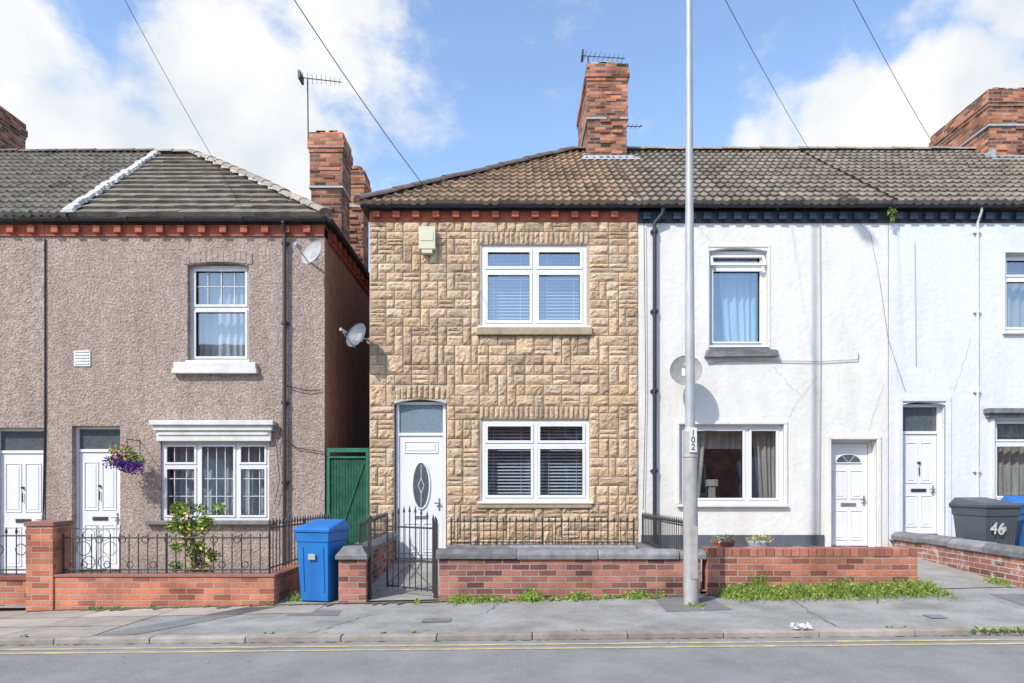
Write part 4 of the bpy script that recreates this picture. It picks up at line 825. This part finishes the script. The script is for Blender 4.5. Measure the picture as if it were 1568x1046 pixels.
# ------------------------------------------------------------------ bins
def bin_(name,loc,yaw,mat,w=.48,d=.55,h=1.0,num=None):
    mb=MB(); T=Matrix.Translation(loc)@Matrix.Rotation(math.radians(yaw),4,'Z')
    def ring(sx,sy,z,oy=0): return [T@Vector(p) for p in((-sx,-sy+oy,z),(sx,-sy+oy,z),(sx,sy+oy,z),(-sx,sy+oy,z))]
    bw,bd=w*.40,d*.36; tw,td=w*.5,d*.5; hb=h*.86
    pts=ring(bw,bd,.03)+ring(tw*.93,td*.93,hb*.86)+ring(tw*.97,td*.97,hb*.87)+ring(tw,td,hb)
    fs=[(3,2,1,0)]
    for r in range(3): fs+=[(4*r+i,4*r+(i+1)%4,4*r+4+(i+1)%4,4*r+4+i) for i in range(4)]
    mb.add(pts,fs)
    for sx in(-.3,.3):
        mb.add([T@Vector(p) for p in((w*sx-.012,-td*.80,.15),(w*sx+.012,-td*.80,.15),(w*sx+.014,-td*.955,hb*.8),(w*sx-.014,-td*.955,hb*.8),(w*sx-.012,-td*.6,.15),(w*sx+.012,-td*.6,.15),(w*sx+.014,-td*.7,hb*.8),(w*sx-.014,-td*.7,hb*.8))],[(0,1,2,3),(0,3,7,4),(1,5,6,2)])
    p=ring(tw*1.06,td*1.06,hb+.004)+ring(tw*1.07,td*1.07,hb+.045)+[T@Vector(q) for q in((-tw*.88,-td*.85,h*.93),(tw*.88,-td*.85,h*.93),(tw*.9,td*.85,h),(-tw*.9,td*.85,h))]
    fs=[(3,2,1,0)]
    for r in range(2): fs+=[(4*r+i,4*r+(i+1)%4,4*r+4+(i+1)%4,4*r+4+i) for i in range(4)]
    mb.add(p,fs+[(8,9,10,11)])
    mb.cyl(T@Vector((-tw*.8,td+.06,hb+.02)),T@Vector((tw*.8,td+.06,hb+.02)),.018,n=8); 
    for sx in(-.8,0,.8): mb.box(sx*tw-.02,sx*tw+.02,td*.9,td+.07,hb-.02,hb+.02,M=T)
    for sx in(-1,1):
        mb.cyl(T@Vector((sx*(bw+.01),bd+.02,.10)),T@Vector((sx*(bw+.055),bd+.02,.10)),.10,n=16,mi=1)
    mb.cyl(T@Vector((-bw,bd+.02,.10)),T@Vector((bw,bd+.02,.10)),.015,n=8,mi=1)
    mb.box(-.05,.05,-td*.93-.02,-td*.93,hb*.62,hb*.70,2,M=T)
    ob=mb.build(name,[mat,m_rub,m_cableG],center=True,bevel=.012)
    if num:
        cu=bpy.data.curves.new('bin_number','FONT'); cu.body=num; cu.size=.24; cu.extrude=.001; cu.align_x='CENTER'; cu.offset=.002; cu.materials.append(m_oldw)
        t=bpy.data.objects.new('painted_number',cu); sc.collection.objects.link(t); t.parent=ob; t.matrix_parent_inverse=Matrix.Translation(-ob.location)
        t.matrix_basis=T@Matrix.Translation((-.10,-td*.93-.018,hb*.58))@Matrix.Rotation(math.radians(4),4,'Y')@Matrix.Rotation(math.radians(94),4,'X')
bin_('wheelie_bin',(PX(492,-2.75),-2.72,-.06),-14,m_bblue,.47,.5,1.04)
bin_('wheelie_bin.001',(PX(1512,-1.6),-1.55,.22),8,m_bgrey,.56,.62,1.02,num='46')
bin_('wheelie_bin.002',(PX(1592,-1.6),-1.5,.24),-5,m_bblue,.56,.62,1.02)
# ------------------------------------------------------------------ street lamp
mb=MB(); lx,ly=2.085,-3.5; lz=gz(lx,ly)-.02; T_=10.9
ob=[(lx,ly,lz),(lx-.01,ly,1.35),(lx-.012,ly,2.05)]
mb.cyl(ob[0],ob[1],.086,.082,20,1); mb.cyl(ob[1],ob[2],.082,.080,20,1); mb.cyl(ob[2],(lx-.012,ly,2.10),.080,.058,20,0)
mb.cyl((lx-.012,ly,2.1),(lx-.02,ly,4.6),.058,.048,20,0); mb.cyl((lx-.02,ly,4.6),(lx-.03,ly,T_),.046,.018,20,0)
mb.path([(lx-.03,ly,T_),(lx-.03,ly-.25,T_+.35),(lx-.03,ly-.6,T_+.45)],.018,10,0); t=T_+.45
mb.add([(lx-.12,ly-.55,t-.04),(lx+.06,ly-.55,t-.04),(lx+.09,ly-1.1,t),(lx-.15,ly-1.1,t),(lx-.1,ly-.55,t+.06),(lx+.04,ly-.55,t+.06),(lx+.03,ly-1.05,t+.08),(lx-.09,ly-1.05,t+.08)],[(3,2,1,0),(4,5,6,7),(0,1,5,4),(1,2,6,5),(2,3,7,6),(3,0,4,7)],0)
mb.box(lx-.03,lx+.05,ly-.09,ly-.078,.35,.95,1); mb.box(lx-.045,lx+.04,ly-.094,ly-.084,PZ(693,ly),PZ(656,ly),2)
mb.cyl((lx-.014,ly,PZ(700,ly)),(lx-.014,ly,PZ(697,ly)),.087,n=20,mi=0)
E=empty('street_lamp',(lx,ly,lz)); mb.build('lamp_column',[m_lamp,m_lampb,m_oldw],E)
cu=bpy.data.curves.new('lamp_number','FONT'); cu.body='1\n0\n2'; cu.size=.10; cu.align_x='CENTER'; cu.space_line=.82; cu.extrude=.001; cu.materials.append(m_black)
to=bpy.data.objects.new('number_digits',cu); sc.collection.objects.link(to); to.parent=E; to.matrix_parent_inverse=Matrix.Translation(-E.location)
to.location=(lx-.003,ly-.097,PZ(656,ly)-.09); to.rotation_euler=(math.pi/2,0,0)
# ------------------------------------------------------------------ cables
def cable(name,a,b,sag=.12,ext=1.5,r=.005):
    mb=MB(); a=Vector(a);b=Vector(b); b=a+(b-a)*ext; pts=[]
    for i in range(21):
        t=i/20; p=a.lerp(b,t); p.z-=sag*4*t*(1-t); pts.append(p)
    mb.path(pts,r,5); mb.build(name,[m_cable])
def W(px,py,y): return (PX(px,y),y,PZ(py,y))
cable('overhead_cable',W(375,325,.0),W(197,0,-3),.1,r=.0035); cable('overhead_cable.001',W(655,292,-.1),W(460,0,-3.5),.12,r=.006)
cable('overhead_cable.002',W(1243,235,3.6),W(1117,0,-2),.12,r=.0045); cable('overhead_cable.003',W(1430,222,3.6),W(1312,0,-2),.1,r=.0045)
# ------------------------------------------------------------------ plants
def leafquad(mb,p,s,col,up=.3):
    d=Vector((R.gauss(0,1),R.gauss(0,1)-.3,R.gauss(0,1)*.8+up)).normalized(); a=d.orthogonal().normalized()
    a=Matrix.Rotation(R.uniform(0,6.3),3,d)@a; b=d.cross(a); p=Vector(p)
    mb.add([p-a*s,p-b*s*.5+d*s*.15,p+a*s,p+b*s*.5+d*s*.15],[(0,1,2,3)],0,col)
def clump(mb,c,r,n,s,cols):
    for i in range(n):
        while True:
            q=Vector((R.uniform(-1,1),R.uniform(-1,1),R.uniform(-1,1)))
            if .25<q.length<1: break
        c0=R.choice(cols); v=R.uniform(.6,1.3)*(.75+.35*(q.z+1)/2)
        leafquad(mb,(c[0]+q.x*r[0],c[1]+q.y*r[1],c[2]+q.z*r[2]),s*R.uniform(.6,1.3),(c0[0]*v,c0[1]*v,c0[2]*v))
G1=[(.16,.28,.04),(.25,.38,.06),(.10,.18,.03),(.44,.50,.11)]
mb=MB(); ys=-2.35; bx=PX(300,ys)
for i in range(46):
    cz=.02+R.random()**.75*1.14; wd=.34 if cz>.5 else .22
    cx=bx+R.uniform(-wd,wd)*(1-.35*abs(cz-.65)); clump(mb,(cx,ys+R.uniform(-.14,.14),cz),(.09,.1,.08),52,.028,G1)
for i in range(90):
    cz=R.uniform(.3,1.15); leafcol=R.choice([(.8,.68,.14),(.8,.68,.14),(.8,.42,.4)]); leafquad(mb,(bx+R.uniform(-.3,.36),ys-R.uniform(.05,.24),cz),.032,leafcol)
for i in range(9):
    mb.path([(bx+R.uniform(-.05,.05),ys,-.1),(bx+R.uniform(-.12,.12),ys,.4),(bx+R.uniform(-.28,.28),ys+R.uniform(-.1,.1),R.uniform(.8,1.1))],.007,4,1)
mb.build('flowering_shrub',[m_leaf,m_stem],center=True)
mb=MB(); bc=Vector((PX(193,-.4),-.38,PZ(708,-.38)))
for k in range(10):
    t0=2*math.pi*k/10; mb.path([(bc.x+math.cos(t0)*.17,bc.y+math.sin(t0)*.17,bc.z),(bc.x+math.cos(t0)*.12,bc.y+math.sin(t0)*.12,bc.z-.12),(bc.x,bc.y,bc.z-.17)],.006,4,1)
    if k%3==0: mb.path([(bc.x+math.cos(t0)*.17,bc.y+math.sin(t0)*.17,bc.z),(bc.x,bc.y,bc.z+.36)],.003,4,2)
mb.path([(bc.x,bc.y,bc.z+.36),(bc.x,bc.y+.02,bc.z+.38),(bc.x,-.0,bc.z+.38),(bc.x,0,bc.z+.15)],.007,5,2)
clump(mb,bc+Vector((0,0,.04)),(.30,.22,.14),420,.03,G1); clump(mb,bc+Vector((-.08,0,.18)),(.2,.16,.12),160,.028,G1)
P1=[(.13,.02,.36),(.19,.035,.42),(.09,.015,.25)]
for c,n in(((-.2,-.1,.0),60),((.1,-.14,-.06),110),((.22,-.1,-.1),110),((-.02,-.16,.02),70)): clump(mb,bc+Vector(c),(.15,.1,.11),n,.028,P1)
for i in range(34): leafquad(mb,bc+Vector((R.uniform(-.2,.15),-.2+R.uniform(-.04,.05),R.uniform(.02,.28))),.032,R.choice([(.85,.6,.1),(.85,.2,.28),(.75,.25,.4)]))
mb.build('hanging_flower_basket',[m_leaf,m_stem,m_black],center=True)
for nm,px,pm,cols in(('potted_plant',1108,m_terra,[(.35,.35,.25),(.7,.55,.5),(.2,.25,.1)]),('potted_plant.001',1162,M('pale_blue_ceramic',(.38,.50,.55),rough=.4),[(.7,.25,.12),(.5,.5,.2),(.25,.3,.1),(.75,.7,.6)])):
    yy=YF+.38; cx=PX(px,yy); zb_=.56; mb=MB()
    mb.box(cx-.2,cx+.2,yy-.12,yy+.12,.1,zb_,3)
    pts=[];n=18
    for z,r in((zb_,.10),(zb_+.12,.135),(zb_+.14,.145),(zb_+.14,.12)):
        for k in range(n): pts.append((cx+math.cos(2*math.pi*k/n)*r*1.1,yy+math.sin(2*math.pi*k/n)*r*.8,z))
    mb.add(pts,[(r*n+k,r*n+(k+1)%n,(r+1)*n+(k+1)%n,(r+1)*n+k) for r in range(3) for k in range(n)]+[tuple(range(3*n,4*n))],1,(1,1,1),True)
    clump(mb,(cx,yy-.02,zb_+.16),(.18,.15,.06),240,.020,cols*2+G1[:2]); mb.build(nm,[m_leaf,pm,m_stem,m_brR],center=True)
mb=MB()
GW=[(.20,.32,.05),(.27,.38,.07),(.13,.22,.04),(.36,.41,.10)]
def weeds(xc,w,n,h,dep=.16,y0=YF-.02):
    for i in range(n):
        x=xc+R.uniform(-1,1)*w*(1 if R.random()<.7 else .5); y=y0-abs(R.gauss(0,.5))*dep; z=gz(x,y)
        env=max(.15,1-((x-xc)/w)**2*.7); hh=h*env*R.uniform(.3,1.1); c=R.choice(GW); v=R.uniform(.6,1.25); c=tuple(k*v for k in c)
        if R.random()<.4:
            a=R.uniform(0,6.3); mb.add([(x-.006,y,z),(x+.006,y,z),(x+math.cos(a)*hh*.5,y+math.sin(a)*hh*.3,z+hh)],[(0,1,2)],0,c)
        else: leafquad(mb,(x,y,z+hh*R.uniform(.1,.9)),R.uniform(.012,.028),c,.8)
for px,w,n,h in((708,.18,340,.13),(745,.22,330,.10),(812,.17,360,.17),(885,.18,300,.13),(975,.2,360,.12),(1010,.06,60,.1),(640,.05,50,.06),(850,.1,80,.06),(930,.12,90,.06),(775,.1,80,.06)): weeds(PX(px,YF),w,n,h,.18)
for k in range(16): weeds(PX(1115+k*19.5,YF),.16,520,.14+.06*R.random(),.36)
weeds(PX(1160,YF),.08,200,.36,.08); weeds(PX(1060,-3.5),.14,90,.06,.2,y0=-3.5)
for k in range(8): weeds(PX(1490+k*14,KY),.05,16,.04,.03,y0=KY+.0)
for k in range(16): weeds(R.uniform(-8,8),.06,12,.03,.02,y0=KY+.13)
for k in range(10): weeds(R.uniform(-5.5,-3),.08,30,.05,.03)
weeds(PX(445,YF),.12,140,.15,.1,y0=-2.75); weeds(PX(590,-2),.2,60,.08,.2,y0=-2.2); weeds(6.2,.12,220,.13,.3,y0=-2.6)
mb.build('weeds',[m_leaf])
mb=MB(); clump(mb,(PX(1358),-.15,PZ(330)),(.09,.06,.10),90,.022,GW); clump(mb,(PX(1360),-.13,PZ(342)),(.05,.04,.06),40,.02,GW); mb.build('gutter_weed',[m_leaf],center=True)
mb=MB(); 
for dx in(0,.05,-.06): clump(mb,(PX(1232,KY)+dx,KY+.06,.075),(.05,.03,.02),12,.03,[(.75,.75,.75)])
for i in range(45):
    x=R.uniform(-6,7); y=R.uniform(KY+.15,-3.05) if R.random()<.6 else R.uniform(-5.6,KY-.02); z=gz(x,y) if y>KY else .01*x+RZ
    leafquad(mb,(x,y,z+.012),R.uniform(.008,.018),R.choice([(.3,.22,.1),(.2,.16,.09),(.55,.5,.42),(.15,.2,.06)]),6)
mb.build('litter',[m_leaf],center=True)
# ------------------------------------------------------------------ WORLD, SUN, CAMERA
sd=Vector((.53,.60,-.76)).normalized(); el=math.asin(-sd.z); az=math.atan2(-sd.x,-sd.y)
w=bpy.data.worlds.new('World'); sc.world=w; w.use_nodes=True; nt=w.node_tree; N=nt.nodes; L=nt.links
for n_ in list(N): N.remove(n_)
o=N.new('ShaderNodeOutputWorld'); bg=N.new('ShaderNodeBackground'); bg.inputs[1].default_value=.15
sky=N.new('ShaderNodeTexSky'); sky.sky_type='NISHITA'; sky.sun_disc=False; sky.sun_elevation=el; sky.sun_rotation=az; sky.air_density=1.0; sky.dust_density=.6; sky.ozone_density=1.5
hs=N.new('ShaderNodeHueSaturation'); hs.inputs['Saturation'].default_value=1.0; hs.inputs['Value'].default_value=2.05; L.new(sky.outputs[0],hs.inputs['Color'])
L.new(hs.outputs[0],bg.inputs[0])
tc=N.new('ShaderNodeTexCoord'); nrm=N.new('ShaderNodeVectorMath'); nrm.operation='NORMALIZE'; L.new(tc.outputs['Generated'],nrm.inputs[0])
warp=N.new('ShaderNodeTexNoise'); warp.inputs['Scale'].default_value=4; warp.inputs['Detail'].default_value=6; L.new(nrm.outputs[0],warp.inputs['Vector'])
wv=N.new('ShaderNodeVectorMath'); wv.operation='MULTIPLY_ADD'; wv.inputs[1].default_value=(.22,.22,.22); L.new(warp.outputs['Color'],wv.inputs[0]); L.new(nrm.outputs[0],wv.inputs[2])
acc=None
blobs=[(-40,-10,150,.75),(60,20,80,.45),(120,235,150,.95),(330,170,180,1.0),(230,90,110,.5),(300,20,120,.45),(430,240,160,.95),(560,120,130,.6),(520,0,90,.4),(650,140,60,.35),(850,50,60,.2),(1200,175,100,.6),(1330,190,120,.85),(1440,170,120,.85),(1540,10,110,.65),(1430,20,70,.45),(1600,160,100,.6),(1090,210,80,.35)]
for px,py,r,s in blobs:
    d=Vector((px-784,1000,740-py)); rr=r/d.length*1.15; d.normalize(); d=d+Vector((.11,.11,.11))
    ds=N.new('ShaderNodeVectorMath'); ds.operation='DISTANCE'; ds.inputs[1].default_value=d; L.new(wv.outputs[0],ds.inputs[0])
    mr=N.new('ShaderNodeMapRange'); mr.interpolation_type='SMOOTHSTEP'; mr.inputs['From Min'].default_value=rr*1.3; mr.inputs['From Max'].default_value=0; mr.inputs['To Max'].default_value=s; L.new(ds.outputs['Value'],mr.inputs[0])
    if acc is None: acc=mr.outputs[0]
    else:
        mm=N.new('ShaderNodeMath'); mm.operation='MAXIMUM'; L.new(acc,mm.inputs[0]); L.new(mr.outputs[0],mm.inputs[1]); acc=mm.outputs[0]
mpc=N.new('ShaderNodeMapping'); mpc.inputs['Scale'].default_value=(1,1,1.5); L.new(nrm.outputs[0],mpc.inputs[0])
cn1=N.new('ShaderNodeTexNoise'); cn1.inputs['Scale'].default_value=7.5; cn1.inputs['Detail'].default_value=10; cn1.inputs['Roughness'].default_value=.6; L.new(mpc.outputs[0],cn1.inputs['Vector'])
ad=N.new('ShaderNodeMath'); ad.operation='MULTIPLY_ADD'; ad.inputs[1].default_value=1.25; L.new(cn1.outputs[0],ad.inputs[0]); L.new(acc,ad.inputs[2])
mr=N.new('ShaderNodeMapRange'); mr.interpolation_type='SMOOTHSTEP'; mr.inputs['From Min'].default_value=.74; mr.inputs['From Max'].default_value=1.15; L.new(ad.outputs[0],mr.inputs[0])
cr=N.new('ShaderNodeValToRGB'); cr.color_ramp.elements[0].position=.35; cr.color_ramp.elements[0].color=(.80,.85,.91,1); cr.color_ramp.elements[1].position=.57; cr.color_ramp.elements[1].color=(1,1,1,1)
cn2=N.new('ShaderNodeTexNoise'); cn2.inputs['Scale'].default_value=8; cn2.inputs['Detail'].default_value=6; L.new(nrm.outputs[0],cn2.inputs['Vector']); L.new(cn2.outputs[0],cr.inputs[0])
bg2=N.new('ShaderNodeBackground'); bg2.inputs[1].default_value=1.0; L.new(cr.outputs[0],bg2.inputs[0])
mx=N.new('ShaderNodeMixShader'); L.new(mr.outputs[0],mx.inputs[0]); L.new(bg.outputs[0],mx.inputs[1]); L.new(bg2.outputs[0],mx.inputs[2]); L.new(mx.outputs[0],o.inputs[0])
sl=bpy.data.lights.new('sun','SUN'); sl.energy=4.5; sl.angle=math.radians(.8); sl.color=(1,.95,.875)
so=bpy.data.objects.new('sun',sl); sc.collection.objects.link(so); so.rotation_euler=sd.to_track_quat('-Z','Y').to_euler(); so.location=(-8,-12,15)
cam=bpy.data.cameras.new('camera'); co=bpy.data.objects.new('camera',cam); sc.collection.objects.link(co); co.location=(0,-D0,CZ); co.rotation_euler=(math.pi/2,0,0)
cam.sensor_width=36; cam.lens=36*1000/1568; cam.shift_y=217/1568; cam.clip_end=2000; cam.clip_start=.1; sc.camera=co
sc.view_settings.view_transform='Standard'; sc.view_settings.look='None'; sc.view_settings.exposure=0
